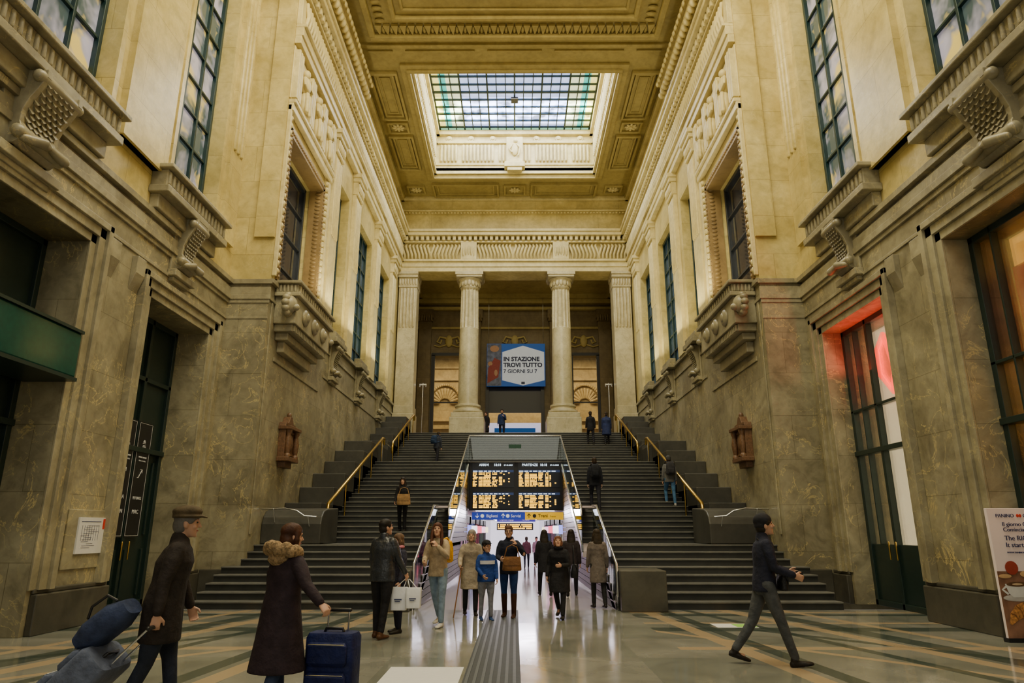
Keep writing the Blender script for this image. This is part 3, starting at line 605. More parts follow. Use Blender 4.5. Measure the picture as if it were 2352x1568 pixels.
for t, z, sz in (('Il giorno GIUSTO', 1.66, .085), ('Comincia da qui', 1.58, .085), ('The RIGHT day', 1.45, .1), ('It starts here', 1.35, .1), ('WWW.PANINOGIUSTO.IT', 1.26, .035)): text(t, sz, (7.5, 10.915, z), 0, MTXTN, r, 'LEFT')
# ------------------------------------------------------------------ stairs
steps = []
y, z = 15.2, 0
for k in range(8): z += 1.25/8; steps.append((y, z, 0)); y += .375
steps.append((y, z, 0)); y = 19.9
for k in range(19): z += 2.95/19; steps.append((y, z, 1)); y += .4
y = 29.7
for k in range(15): z += 2.24/15; steps.append((y, z, 2)); y += .3867
def stairZ(y0):
    zz = 0
    for a, b_, c in steps:
        if a <= y0: zz = b_
    return zz
YT = 35.5
for s in (-1, 1):
    b = MB(); nsg = MB()
    for i, (y, z, fl) in enumerate(steps):
        x0 = 2.1 if y < 19 else 1.85
        if y >= 27.4: x0 = 0
        x1 = 6.85 if y < YS-.4 else (XF if fl == 0 else 5.5)
        b.box(s*x0, s*x1, y+.02, YT+.6 if y >= 27.4 else 27.5, z-.17 if i else 0, z-.03)
        nsg.box(s*x0, s*x1, y-.015, y+.42, z-.035, z)
    b.box(s*2.1, s*XF, 18.2, 19.95, 1.0, 1.22); nsg.box(s*2.1, s*XF, 18.2, 19.95, 1.215, 1.25); b.box(s*0, s*5.5, 27.5, 29.8, 3.95, 4.17); nsg.box(s*0, s*5.5, 27.1, 29.8, 4.165, 4.2)
    r = empty('staircase_'+sidename[s], (s*4, 15.2, 0), 'dark granite staircase left of the central passage' if s < 0 else 'dark granite staircase right of the central passage', 'staircase', kind='structure')
    build(b, 'risers', MST, r); build(nsg, 'treads', MNO, r, bevel=.008)
    b = MB()
    for k in range(6): b.box(s*5.5, s*XF, 19.9+k*1.27, 27.5, 1.2, 2.35+k*.51)
    b.box(s*5.5, s*XF, 27.5, 29.7, 3.9, 4.95)
    for k in range(5): b.box(s*5.5, s*XF, 29.7+k*1.16, 35.9, 4.1, 5.35+k*.45)
    build(b, 'stair_parapet', MPAR, label='stepped dark granite parapet against the %s wall' % sidename[s], cat='parapet', kind='structure', bevel=.02)
    b = MB(); b.prism([(18.2, 1.25), (18.2, 1.75), (18.28, 1.95), (18.45, 2.08), (18.7, 2.14), (19.9, 2.2), (19.9, 1.25)], lambda p, q, a: (a, p, q), s*5.0, s*XF)
    build(b, 'newel_block', MPAR, label='rounded dark stone block at the foot of the %s upper flight' % sidename[s], cat='newel block', bevel=.03)
    x0, x1 = (2.16, 2.75) if s < 0 else (2.16, 3.1)
    b = MB(); b.box(s*x0, s*x1, 14.75, 15.7, 0, .8); build(b, 'granite_block', MP, label='speckled dark granite block at the stair foot, %s of the passage' % sidename[s], cat='block', bevel=.02)
    for j, (ya, yb, lb) in enumerate(((19.9, 27.4, 'lower'), (29.7, 35.4, 'upper'))):
        r = empty('brass_handrail', (s*5.35, ya, stairZ(ya)), '%s brass handrail beside the %s parapet' % (lb, sidename[s]), 'handrail')
        za, zb = stairZ(ya)+.92, stairZ(yb)+.95
        b = MB(); b.tube([(s*5.3, ya-.05, za-.45), (s*5.3, ya-.05, za-.2), (s*5.3, ya, za), (s*5.3, yb, zb), (s*5.3, yb+.3, zb+.02), (s*5.3, yb+.35, zb-.2)], .05, 10); build(b, 'rail', MBR, r, smooth=50)
        for k in range(5):
            t = k/4; yy = ya+.1+(yb-ya-.2)*t; zz = za+(zb-za)*t
            b = MB(); b.tube([(s*5.3, yy, stairZ(yy)), (s*5.3, yy, zz)], .022, 8); build(b, 'post', MBR, r, smooth=50)
    r = empty('steel_handrail', (s*6, 18.1, 1.6), 'short curved steel handrail on the front of the %s stone block' % sidename[s], 'handrail')
    b = MB(); b.tube([(s*6.5, 18.05, 2.12), (s*5.9, 18.02, 2.14), (s*5.6, 18.02, 2.08), (s*5.4, 18.02, 1.95), (s*5.1, 18.04, 1.93)], .022, 8); build(b, 'rail', MSTL, r, smooth=50)
    for x_, z_, z2_ in ((6.2, 1.8, 2.12), (5.3, 1.7, 1.93)): b = MB(); b.tube([(s*x_, 18.19, z_), (s*x_, 18.02, z2_)], .014, 8); build(b, 'bracket', MSTL, r)
    r = empty('steel_handrail', (s*5.4, 28.5, 4.2), 'short steel rail on the middle landing, %s side' % sidename[s], 'handrail')
    b = MB(); b.tube([(s*5.45, 27.8, 5.1), (s*5.45, 28.6, 5.1), (s*5.3, 29.2, 5.0)], .03, 8); b.tube([(s*5.45, 28.2, 4.2), (s*5.45, 28.2, 5.1)], .02, 8); build(b, 'rail', MSTL, r, smooth=50)
    r = empty('glass_balustrade', (s*2, 15.2, 0), 'sloping glass balustrade with steel rail, %s side of the passage' % sidename[s], 'balustrade')
    segs = [((15.0, 0), (18.3, 1.3), 2.12), ((18.3, 1.3), (19.3, 1.3), 2.12), ((19.4, 1.3), (27.2, 4.25), 1.82)]
    for (ya, za), (yb, zb), x in segs:
        n = max(1, round((yb-ya)/1.6))
        for k in range(n):
            t0, t1 = k/n, (k+1)/n; p0 = (ya+(yb-ya)*t0+.02, za+(zb-za)*t0); p1 = (ya+(yb-ya)*t1-.02, za+(zb-za)*t1)
            b = MB(); b.prism([(p0[0], p0[1]-.1), (p1[0], p1[1]-.1), (p1[0], p1[1]+.88), (p0[0], p0[1]+.88)], lambda p, q, a: (a, p, q), s*x, s*(x+.018)); build(b, 'glass_panel', MGLS, r)
    b = MB(); b.tube([(s*2.12, 14.95, .3), (s*2.12, 15.0, .92), (s*2.12, 18.3, 2.22), (s*2.12, 19.3, 2.25)], .028, 10); build(b, 'rail', MSTL, r, smooth=50)
    b = MB(); b.tube([(s*1.82, 19.3, 2.0), (s*1.82, 19.4, 2.25), (s*1.82, 27.2, 5.18)], .028, 10); build(b, 'rail', MSTL, r, smooth=50)
    b = MB()
    for (ya, za), (yb, zb), x in segs: b.prism([(ya, za-.28), (yb, zb-.28), (yb, zb-.08), (ya, za-.08)], lambda p, q, a: (a, p, q), s*(x-.02), s*(x+.04))
    build(b, 'base_channel', MSTL, r)
    b = MB()
    b.prism([(15.0, -.05), (27.5, -.3), (27.5, 4.0), (19.3, 1.0), (18.3, 1.05), (15.2, .02)], lambda p, q, a: (a, p, q), s*2.13, s*2.2)
    b.box(s*1.86, s*2.2, 19.4, 27.5, 2.2, 2.25)
    b.prism([(19.4, 1.05), (27.5, 4.05), (27.5, 4.0), (19.4, .9)], lambda p, q, a: (a, p, q), s*1.84, s*2.2)
    b.box(s*2.13, s*2.2, 27.5, 62, -.7, 2.6)
    build(b, 'wall_passage_'+sidename[s], MPINK, label='pale polished side wall of the passage, %s side' % sidename[s], cat='wall', kind='structure')
r = empty('glass_barrier', (0, 27.4, 4.2), 'horizontal glass barrier with steel rail above the departure board', 'balustrade')
b = MB(); b.box(-1.82, 1.82, 27.42, 27.44, 4.25, 5.2); build(b, 'glass_panel', MGLS, r)
b = MB(); b.tube([(-1.84, 27.42, 5.24), (1.84, 27.42, 5.24)], .03, 10); build(b, 'rail', MSTL, r, smooth=50)
b = MB(); b.box(-.25, .25, 27.40, 27.41, 4.75, 4.9); build(b, 'green_sticker', plain('green_sticker', (.01, .07, .04), .4), r)
b = MB(); b.box(-2.2, 2.2, 27.45, 62, 2.42, 2.55); build(b, 'ceiling_passage', plain('passage_ceiling', (.45, .42, .44), .5), label='low pale ceiling of the passage under the stairs', cat='ceiling', kind='structure')
b = MB(); b.box(-2.2, 2.2, 27.42, 27.6, 2.4, 4.1); build(b, 'wall_stair_front', MP, label='dark face behind the departure board', cat='wall', kind='structure')
b = MB(); b.box(-6.5, 6.5, 35.4, 35.6, 2.6, 6.4); build(b, 'wall_stair_head', MP, label='dark stone face under the head of the stairs', cat='wall', kind='structure')
b = MB(); b.box(-2.2, 2.2, 61.9, 62.1, -1, 2.6); build(b, 'wall_passage_end', emis('passage_end', (.85, .80, .92), 1.3), label='bright far end of the passage', cat='wall', kind='structure')  # end wall glows itself, brightness of the passage end put in
ORD = ('first', 'second', 'third', 'fourth', 'fifth', 'sixth', 'seventh', 'eighth')
for i in range(8):
    yy = 28.6+i*4
    r = empty('ceiling_light', (0, yy, 2.38), 'white strip light in the passage ceiling, %s from the entrance' % ORD[i], 'ceiling light', 'passage ceiling lights')
    b = MB(); b.box(-1.7, 1.7, yy-.2, yy+.2, 2.36, 2.42); build(b, 'housing', MSTL, r)
    b = MB(); b.box(-1.6, 1.6, yy-.13, yy+.13, 2.345, 2.36); build(b, 'diffuser', MLAMP, r)
pcols = [((.9, .5, .7), 1.0), ((.95, .80, .5), 1.2), ((.25, .28, .8), 1.0), ((.9, .88, .95), 1.2), ((.8, .12, .18), 1.0)]
for s in (-1, 1):
    for i in range(5):
        ya = 28.2+i*4.4; c, e = pcols[(i*2+(s > 0)) % 5]
        r = empty('passage_shopfront', (s*2.1, ya+1.8, -.3), 'lit shopfront window in the passage, %s from the entrance on the %s' % (ORD[i], sidename[s]), 'shopfront', 'passage shopfronts')
        b = MB(); b.box(s*2.08, s*2.13, ya, ya+3.4, -.1, 1.9); build(b, 'display', emis('shop_display_%d' % (i+5*(s > 0)), c, e*1.2), r)
        b = MB()
        for k in range(4): y = ya+k*1.1; b.box(s*2.03, s*2.13, y, y+.08, -.5, 2.2)
        b.box(s*2.03, s*2.13, ya, ya+3.4, 1.9, 2.2); build(b, 'frame', MGF if i % 2 else MBLK, r)
        b = MB(); b.box(s*1.75, s*2.05, ya+.2, ya+.26, 1.45, 1.8); build(b, 'projecting_sign', emis('projecting_sign_%d' % (i+5*(s > 0)), pcols[(i+2) % 5][0], 2), r)
# ------------------------------------------------------------------ departure board
YB = 27.28
r = empty('departure_board', (0, YB, 2.3), 'black electronic arrivals and departures board above the passage', 'departure board')
x0, zb_ = at(1077, 1172, YB); x1, zt_ = at(1297, 1055, YB); x0 = max(x0, -1.79); x1 = min(x1, 1.79+.12)
b = MB(); b.box(x0, x1, YB, YB+.12, zb_, zt_); build(b, 'casing', MBLK, r, bevel=.01)
MSCR = plain('screen_black', (.004, .005, .01), .3)
MSCH = emis('screen_blue', (.02, .04, .12), .5)
for (ua, ub), ttl in (((1085, 1181), 'ARRIVI'), ((1190, 1288), 'PARTENZE')):
    for hi, (va, vb) in enumerate(((1060, 1119), (1126, 1169))):
        xa, za = at(ua, va, YB-.02); xb, zb2 = at(ub, vb, YB-.02)
        b = MB(); b.box(xa, xb, YB-.03, YB, zb2, za); scr = build(b, 'screen', MSCR, r)
        b = MB(); w = xb-xa; ztop = za-(.30 if hi == 0 else .06)
        b2 = MB(); b2.box(xa+.02, xb-.02, YB-.034, YB-.03, ztop-.11, ztop-.02)
        hb = MB(); X = xa+.04
        while X < xb-.3: ww = random.uniform(.08, .18); hb.box(X, X+ww, YB-.04, YB-.034, ztop-.085, ztop-.055); X += ww+.05
        for row in range(10):
            zz = ztop-.155-row*.056
            if zz < zb2+.02: break
            for (c0, c1, pr) in ((.02, .13, 1), (.16, .25, .9), (.27, .46, .95), (.48, .61, .9), (.64, .72, .9 if ttl == 'PARTENZE' else .6), (.74, .77, .3), (.86, .90, .25)):
                if random.random() > pr: continue
                X = xa+w*c0; end = xa+w*(c1-(random.random()*.05 if c1-c0 > .1 else 0))
                while X < end-.015:
                    if random.random() < .94: b.box(X, X+.026, YB-.045, YB-.033, zz, zz+.038)
                    X += .032
        T = Matrix.Translation((0, -YB, -2.3))
        build(b, 'amber_rows', MORNG, scr, local=True, xf=T); build(b2, 'header_band', MSCH, scr, local=True, xf=T); build(hb, 'column_titles', MLEDW, scr, local=True, xf=T)
        if hi == 0:
            text(ttl, .13, (xa+w*.28, YB-.04, za-.17), 0, MLEDW, r); text('18:18', .13, (xa+w*.6, YB-.04, za-.17), 0, MLEDW, r); text('27-12-2023', .075, (xa+w*.86, YB-.04, za-.16), 0, MLEDW, r)
r = empty('direction_sign', (0, YB-.1, 2.0), 'blue and yellow direction sign strip hanging under the departure board', 'sign')
x0, z0 = at(1084, 1193, YB-.1); x1, z1 = at(1297, 1176, YB-.1); xm, _ = at(1206, 1180, YB-.1)
b = MB(); b.box(x0, xm, YB-.14, YB-.06, z0, z1); build(b, 'blue_panel', emis('sign_blue', (.015, .04, .36), .5), r)
b = MB(); b.box(xm, x1, YB-.14, YB-.06, z0, z1); build(b, 'yellow_panel', emis('sign_yellow', (.85, .48, .0), .45), r)
zt = z0+.09
text('Biglietti', .15, (x0+.55, YB-.15, zt), 0, MTXTW, r, 'LEFT'); text('Servizi', .15, (x0+1.5, YB-.15, zt), 0, MTXTW, r, 'LEFT'); text('Treni', .17, (xm+.5, YB-.15, zt), 0, MBLK, r, 'LEFT', bold=.002)
text('Trains', .09, (xm+.95, YB-.15, zt), 0, MBLK, r, 'LEFT')
b = MB()
def arrow(b, x, z, up=1, h=.17):
    b.box(x-.012, x+.012, YB-.15, YB-.14, z, z+h); zz = z+h if up else z; d = -1 if up else 1
    for q in (-1, 1): b.prism([(x, zz), (x+q*.07, zz+d*.07), (x+q*.07, zz+d*.1), (x, zz+d*.035)], lambda p, q2, a: (p, a, q2), YB-.15, YB-.14)
arrow(b, x0+.2, z0+.06, 0); arrow(b, x0+1.2, z0+.06)
for cx in (x0+.40, x0+1.38): b.lathe([(.07, 0), (.07, .01)], (0,0,0), 16); vs = b.v[-32:]; b.v[-32:] = [(cx+p[0], YB-.145-p[2], (z0+z1)/2+p[1]) for p in vs]
build(b, 'white_symbols', MTXTW, r)
b = MB(); arrow(b, xm+.15, z0+.06); b.lathe([(.07, 0), (.07, .01)], (0,0,0), 16); vs = b.v[-32:]; b.v[-32:] = [(xm+.36+p[0], YB-.145-p[2], (z0+z1)/2+p[1]) for p in vs]; build(b, 'black_symbols', MBLK, r)
r = empty('direction_sign', (0, 30.5, 2.05), 'small blue direction sign deeper inside the passage', 'sign')
b = MB(); b.box(-.78, .88, 30.5, 30.56, 1.95, 2.12); build(b, 'panel', emis('sign_violet', (.05, .04, .42), .5), r)
text('Deposito bagagli', .09, (-.66, 30.49, 2.0), 0, MTXTW, r, 'LEFT'); text('Farmacia', .09, (.3, 30.49, 2.0), 0, MTXTW, r, 'LEFT')
r = empty('departure_board', (0, 33, 1.7), 'small amber train display deep inside the passage', 'departure board')
b = MB(); b.box(-.85, .85, 33, 33.08, 1.60, 1.92); build(b, 'casing', MBLK, r)
b = MB()
for row in range(3):
    X = -.8
    while X < .75:
        if random.random() < .85: b.box(X, X+.04, 32.98, 33, 1.65+row*.08, 1.70+row*.08)
        X += .055
build(b, 'amber_rows', MORNG, r)
# ------------------------------------------------------------------ upper gallery
b = MB(); b.box(-9, 9, YT+.1, 60, H0-.4, H0); build(b, 'floor_gallery', plain('gallery_floor', (.14, .12, .09), .2), label='upper gallery floor at the head of the stairs', cat='floor', kind='structure')
b = MB(); b.box(-6.6, 6.6, 36.0, 37.3, 15.58, zc)
build(b, 'wall_back', MCW, label='cream stone end wall carried by the columns', cat='wall', kind='structure')
Y2 = 44
b = MB()
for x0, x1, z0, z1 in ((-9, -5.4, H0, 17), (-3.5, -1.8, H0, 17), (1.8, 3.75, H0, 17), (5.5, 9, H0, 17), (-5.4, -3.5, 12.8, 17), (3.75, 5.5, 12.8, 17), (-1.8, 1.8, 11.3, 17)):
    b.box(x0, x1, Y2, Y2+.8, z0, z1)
build(b, 'wall_gallery_back', MGAL, label='stone back wall of the gallery behind the columns, colour darkened as shade', cat='wall', kind='structure')
for s in (-1, 1):
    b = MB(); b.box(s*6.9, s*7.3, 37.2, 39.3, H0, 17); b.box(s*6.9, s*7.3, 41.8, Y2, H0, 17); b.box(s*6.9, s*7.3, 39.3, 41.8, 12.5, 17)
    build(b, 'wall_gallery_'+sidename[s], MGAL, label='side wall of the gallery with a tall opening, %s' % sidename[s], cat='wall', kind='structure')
    b = MB(); b.box(s*8.6, s*8.7, 37, 44, H0, 14); build(b, 'wall_lit_'+sidename[s], emis('glow_side_%d' % (s+1), (.9, .55, .2), .7), label='warm glowing wall beyond the gallery side opening, %s' % sidename[s], cat='wall', kind='structure')  # warm light beyond the opening put into the wall as emission
b = MB(); b.box(-9, 9, 37, 44.8, 16.9, 17.1); build(b, 'ceiling_gallery', MC, label='gallery ceiling beyond the columns', cat='ceiling', kind='structure')
b = MB()
for z0, z1, d in ((15.58, 15.85, .15), (15.85, 16.15, .2), (16.15, 16.28, .3), (17.3, 17.4, .25), (17.65, 17.85, .5), (17.85, 18.0, .58), (18.0, 18.12, .2), (19.25, 19.35, .2), (19.95, 20.2, .2)): b.box(-6.55, 6.55, 36-d, 36, z0, z1)
for k in range(44): b.box(-6.5+k*.3, -6.33+k*.3, 35.62, 36, 17.4, 17.65)
for x in (-2.6, 2.6): b.box(x-.45, x+.45, 35.72, 36, 16.28, 17.3)
build(b, 'trim_15', MCD, label='stepped cream entablature over the columns', cat='entablature', kind='structure', bevel=.015)
b = MB()
for z0, z1, d in ((15.9, 16.1, .3), (16.3, 16.6, .5), (16.6, 16.9, .7), (14.6, 14.75, .12)):
    b.box(-6.9, 6.9, Y2-d, Y2, z0, z1)
    for s in (-1, 1): b.box(s*(6.9-d), s*6.9, 37.2, Y2, z0, z1)
build(b, 'trim_17', MC, label='moulded cornice round the gallery behind the columns', cat='cornice', kind='structure', bevel=.015)
b = MB()
for sec in ((-6.3, -3.2), (-2.0, 2.0), (3.2, 6.3)):
    n = int((sec[1]-sec[0])/.2)
    for k in range(n+1):
        x = sec[0]+k*(sec[1]-sec[0])/n; sg = 1 if x < (sec[0]+sec[1])/2 else -1
        b.tube([(x+sg*.06, 35.98, 16.35), (x+sg*.08, 35.84, 16.6), (x, 35.80, 16.85), (x-sg*.08, 35.84, 17.08), (x-sg*.04, 35.96, 17.25)], .065, 7)
for k in range(70): b.ell((-6.4+k*.1855, 35.8, 19.15), (.07, .06, .05), 6, 4)
for x in (-2.6, 2.6):
    for d in (-.3, -.15, 0, .15, .3): b.ell((x+d, 35.7, 16.8-abs(d)*.3), (.06, .06, .28), 8, 5)
build(b, 'trim_16', MCD, label='carved strigil frieze over the columns', cat='frieze', kind='structure', smooth=50)
for x, lb in ((-2.55, 'round marble column left of the banner'), (2.6, 'round marble column right of the banner')):
    r = empty('marble_column', (x, 36.6, H0), lb, 'column', 'columns at the head of the stairs')
    c = (x, 36.6, 0)
    b = MB(); b.box(x-.92, x+.92, 35.68, 37.52, H0, 7.35); b.box(x-.85, x+.85, 35.75, 37.45, 7.35, 7.6); build(b, 'plinth', MCOL, r, bevel=.03)
    b = MB(); b.lathe([(.78, 7.6), (.82, 7.7), (.78, 7.82), (.68, 7.86), (.66, 7.95), (.71, 8.0), (.69, 8.1), (.57, 8.14)], c, 32); build(b, 'base', MCOL, r, smooth=40)
    b = MB(); b.lathe([(.57, 8.1), (.545, 8.3), (.54, 10), (.525, 12.35), (.52, 12.4), (.52, 12.45, .14), (.505, 13.6, .14), (.49, 14.65, .14), (.50, 14.7), (.53, 14.75)], c, 96); build(b, 'shaft', MCOL, r, smooth=30)
    b = MB(); b.lathe([(.50, 14.72), (.54, 14.78), (.50, 14.84), (.52, 15.0), (.58, 15.2), (.68, 15.28), (.6, 15.3)], c, 32)
    for k in range(16): a = k*math.pi/8; b.ell((x+.56*math.cos(a), 36.6+.56*math.sin(a), 15.02), (.06, .1, .18), 8, 5, Matrix.Rotation(a, 3, 'Z'))
    cp = build(b, 'capital', MCOL, r, smooth=30)
    b = MB(); b.box(x-.72, x+.72, 35.88, 37.32, 15.3, 15.42); b.box(x-.78, x+.78, 35.82, 37.38, 15.42, 15.58); build(b, 'abacus', MCOL, cp, local=True, xf=Matrix.Translation((-x, -36.6, -H0)))
for s in (-1, 1):
    x = s*5.97; r = empty('corner_pilaster', (x, 36.5, H0), 'square fluted pilaster beside the columns, %s end' % sidename[s], 'pilaster')
    b = MB(); b.box(x-.57, x+.57, 35.9, 37.2, H0, 7.6); b.box(x-.53, x+.53, 35.95, 37.1, 7.6, 8.0); build(b, 'plinth', MCOL, r, bevel=.03)
    b = MB(); b.box(x-.5, x+.5, 36.0, 37.0, 8.0, 14.7); build(b, 'shaft', MCOL, r, bevel=.02)
    b = MB()
    for k in range(5): b.tube([(x-.36+k*.18, 36.0, 12.4), (x-.36+k*.18, 36.0, 14.6)], .062, 8)
    build(b, 'fluting', MCOL, r, smooth=50)
    b = MB(); b.box(x-.52, x+.52, 35.94, 37.1, 14.7, 15.25); b.box(x-.55, x+.55, 35.82, 37.2, 15.25, 15.42); b.box(x-.57, x+.57, 35.76, 37.2, 15.42, 15.58)
    for k in range(7): b.ell((x-.45+k*.15, 35.92, 15.0), (.06, .05, .2), 8, 5)
    build(b, 'capital', MCOL, r, bevel=.015)
for x, lb in ((-6.0, 'outer left'), (-2.7, 'inner left'), (2.75, 'inner right'), (6.0, 'outer right')):
    r = empty('gallery_pilaster', (x, Y2-.15, H0), 'shade-coloured pilaster on the gallery back wall, %s' % lb, 'pilaster')
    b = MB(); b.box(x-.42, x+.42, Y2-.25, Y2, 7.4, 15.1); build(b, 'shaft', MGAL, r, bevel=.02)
    b = MB(); b.box(x-.5, x+.5, Y2-.35, Y2, H0, 7.4); build(b, 'plinth', MP, r, bevel=.02)
    b = MB(); b.box(x-.5, x+.5, Y2-.35, Y2, 15.1, 15.3); b.box(x-.55, x+.55, Y2-.4, Y2, 15.3, 15.9)
    for k in range(6): b.ell((x-.4+k*.16, Y2-.36, 15.35), (.07, .08, .25), 8, 5)
    build(b, 'capital', MGAL, r, smooth=40)
for x, lb in ((-4.4, 'left'), (0, 'middle'), (4.6, 'right')):
    zz = 13.75; r = empty('wall_emblem', (x, Y2-.1, zz-.4), 'carved scroll emblem on the gallery wall, %s' % lb, 'emblem')
    b = MB(); b.ell((x, Y2-.08, zz), (.25, .12, .42))
    for q in (-1, 1):
        b.tube([(x+q*.2, Y2-.08, zz+.2), (x+q*.6, Y2-.1, zz+.3), (x+q*.8, Y2-.08, zz-.05), (x+q*.55, Y2-.1, zz-.15), (x+q*.5, Y2-.08, zz+.05)], .07, 8); b.tube([(x+q*.2, Y2-.08, zz-.25), (x+q*.6, Y2-.1, zz-.4), (x+q*.95, Y2-.08, zz-.3)], .05, 8)
    build(b, 'carving', MC, r, smooth=60)
for i, (x0, x1, z1) in enumerate(((-5.4, -3.5, 12.8), (3.75, 5.5, 12.8), (-1.8, 1.8, 11.3))):
    b = MB(); b.box(x0-.12, x0+.1, Y2-.12, Y2+.1, H0, z1); b.box(x1-.1, x1+.12, Y2-.12, Y2+.1, H0, z1); b.box(x0-.12, x1+.12, Y2-.12, Y2+.1, z1-.05, z1+.15)
    if i < 2: b.box(x0, x1, Y2+.1, Y2+.15, 9.6, 9.7)
    build(b, 'door_%d' % (5+i), MBLK, label=('dark framed gallery opening left of the banner', 'dark framed gallery opening right of the banner', 'wide dark framed gallery doorway under the banner')[i], cat='doorway', kind='structure')
b = MB(); b.box(-1.8, 1.8, Y2+.05, Y2+.1, 8.95, 11.3); build(b, 'black_curtain', MBLK, label='black blind panel above the lit gallery doorway', cat='blind')
b = MB(); b.box(-14, 14, 54, 54.3, H0, 18)
for x in (-5.6, 5.6):
    b.box(x-2.2, x-1.9, 53.8, 54, H0, 12); b.box(x+1.9, x+2.2, 53.8, 54, H0, 12); b.box(x-2.6, x+2.6, 53.7, 54, 9.3, 9.6); b.box(x-2.6, x+2.6, 53.7, 54, 9.9, 10.0)
    for k in range(13):
        a = math.pi*k/12; b.tube([(x+.5*math.cos(a), 53.85, 11.4+.4*math.sin(a)), (x+1.0*math.cos(a), 53.8, 11.4+1.1*math.sin(a))], .10, 7)
    for k in range(24):
        a = math.pi*k/23; b.ell((x+1.25*math.cos(a), 53.85, 11.4+1.45*math.sin(a)), (.13, .13, .13), 7, 4)
    b.box(x-1.6, x-1.2, 53.75, 54, 7.2, 9.2); b.box(x+1.2, x+1.6, 53.75, 54, 7.2, 9.2); b.box(x-.9, x+.9, 53.85, 54, 7.0, 8.9)
    for zz in (13.2, 14.2): b.box(x-3, x+3, 53.8, 54, zz, zz+.15)
build(b, 'wall_far_hall', stone('far_hall_stone', (.42, .30, .12), (.62, .47, .22), None, .5, bw=1.2, rh=.6), label='brightly lit carved wall seen through the gallery openings', cat='wall', kind='structure', smooth=35)
b = MB(); b.box(-1.9, 1.9, 50, 50.1, H0, 9.2); build(b, 'wall_shopfront', emis('shopfront_glow', (.60, .60, .85), .7), label='pale lit shopfront behind the gallery doorway', cat='wall', kind='structure')
b = MB(); b.box(-1.5, 1.5, 49.9, 50.0, 8.5, 8.8); build(b, 'trim_18', MBLUE, label='blue strip fascia over the shopfront behind the doorway', cat='fascia', kind='structure')
r = empty('shop_sign', (0, 43.6, 6.5), 'red lit restaurant name sign low in the gallery doorway', 'sign')
b = MB(); b.box(-.9, 1.0, 43.66, 43.7, 6.5, 7.2); build(b, 'board', MBLK, r); text('roadhouse', .46, (.05, 43.64, 6.84), 0, MREDN, r, bold=.006)
YN = 43.4
r = empty('hanging_banner', (0, YN, 11.1), 'big blue and white banner hanging over the gallery doorway', 'banner')
x0, z0 = at(1118, 887, YN); x1, z1 = at(1252, 789, YN); w, h = x1-x0, z1-z0
b = MB(); b.box(x0, x1, YN, YN+.06, z0, z1); build(b, 'sheet', MBLUE, r)
b = MB(); b.prism([(x0+w*.265, z0+h*.14), (x0+w*.62, z0+h*.02), (x0+w*.985, z0+h*.14), (x0+w*.985, z0+h*.80), (x0+w*.62, z0+h*.95), (x0+w*.265, z0+h*.80)], lambda p, q, a: (p, a, q), YN-.012, YN); build(b, 'pale_shape', MPALE, r)
text('IN STAZIONE', .39, (x0+w*.285, YN-.02, z0+h*.59), 0, MTXTN, r, 'LEFT', bold=.018); text('TROVI TUTTO', .39, (x0+w*.285, YN-.02, z0+h*.45), 0, MTXTN, r, 'LEFT', bold=.018); text('7 GIORNI SU 7', .34, (x0+w*.285, YN-.02, z0+h*.31), 0, MTXTN, r, 'LEFT', bold=.006)
b = MB(); b.box(x0+.02, x0+w*.25, YN-.012, YN, z0+.03, z1-.03); build(b, 'photo_area', plain('photo_brown', (.10, .12, .2), .5, 0, .6, 3, emit=.1), r)
b = MB(); b.prism([(x0+.05, z0+.2), (x0+.75, z0+.6), (x0+.9, z0+1.7), (x0+.5, z0+1.9), (x0+.1, z0+1.2)], lambda p, q, a: (p, a, q), YN-.022, YN-.012); build(b, 'red_shape', plain('maroon_print', (.3, .03, .03), .5), r)
for c_, r_ in (((x0+.5, YN-.015, z1-.35), (.3, .01, .22)), ((x0+.25, YN-.015, z0+1.5), (.18, .01, .16)), ((x0+.6, YN-.015, z0+.9), (.16, .01, .3))): b = MB(); b.ell(c_, r_); build(b, 'skin_print', MSKIN, r)
b = MB(); b.box(x0+w*.59, x0+w*.65, YN-.02, YN-.012, z0+.14, z0+.3); build(b, 'logo_mark', MTXTN, r)
for k in (0, 1):
    xx = x0 if k == 0 else x1
    b = MB(); b.tube([(xx+(.1 if k == 0 else -.1), YN+.03, z1), (xx+(.1 if k == 0 else -.1), YN+.03, 16.9)], .012, 6); build(b, 'cord', MSTL, r)
for s in (-1, 1):
    pxx = -5.2 if s < 0 else 5.3
    r = empty('camera_post', (pxx, 37.9, H0), 'thin steel post with small cameras at the %s gallery edge' % sidename[s], 'camera post')
    b = MB(); b.tube([(pxx, 37.9, H0), (pxx, 37.9, 9.6)], .03, 8); build(b, 'pole', MSTL, r, smooth=50)
    b = MB(); b.box(pxx-.2, pxx+.2, 37.85, 37.95, 9.5, 9.58); b.ell((pxx-.17, 37.85, 9.42), (.05, .08, .06)); b.ell((pxx+.17, 37.85, 9.42), (.05, .08, .06)); build(b, 'camera_head', MSTL, r, smooth=40)
b = MB(); b.box(-1.5, -.62, 7.6, 9.0, .001, .006); build(b, 'floor_decal', MWHITE, label='white rectangular floor sticker beside the tactile strip', cat='floor sticker')
r = empty('floor_decal', (3.8, 12.7, 0), 'small green and white floor sticker on the right side of the hall', 'floor sticker')
b = MB(); b.box(3.45, 4.15, 12.5, 13.0, .001, .005); build(b, 'sheet', MWHITE, r); b = MB(); b.box(3.8, 4.15, 12.55, 12.95, .005, .007); build(b, 'green_patch', plain('lime', (.3, .6, .1), .5), r)
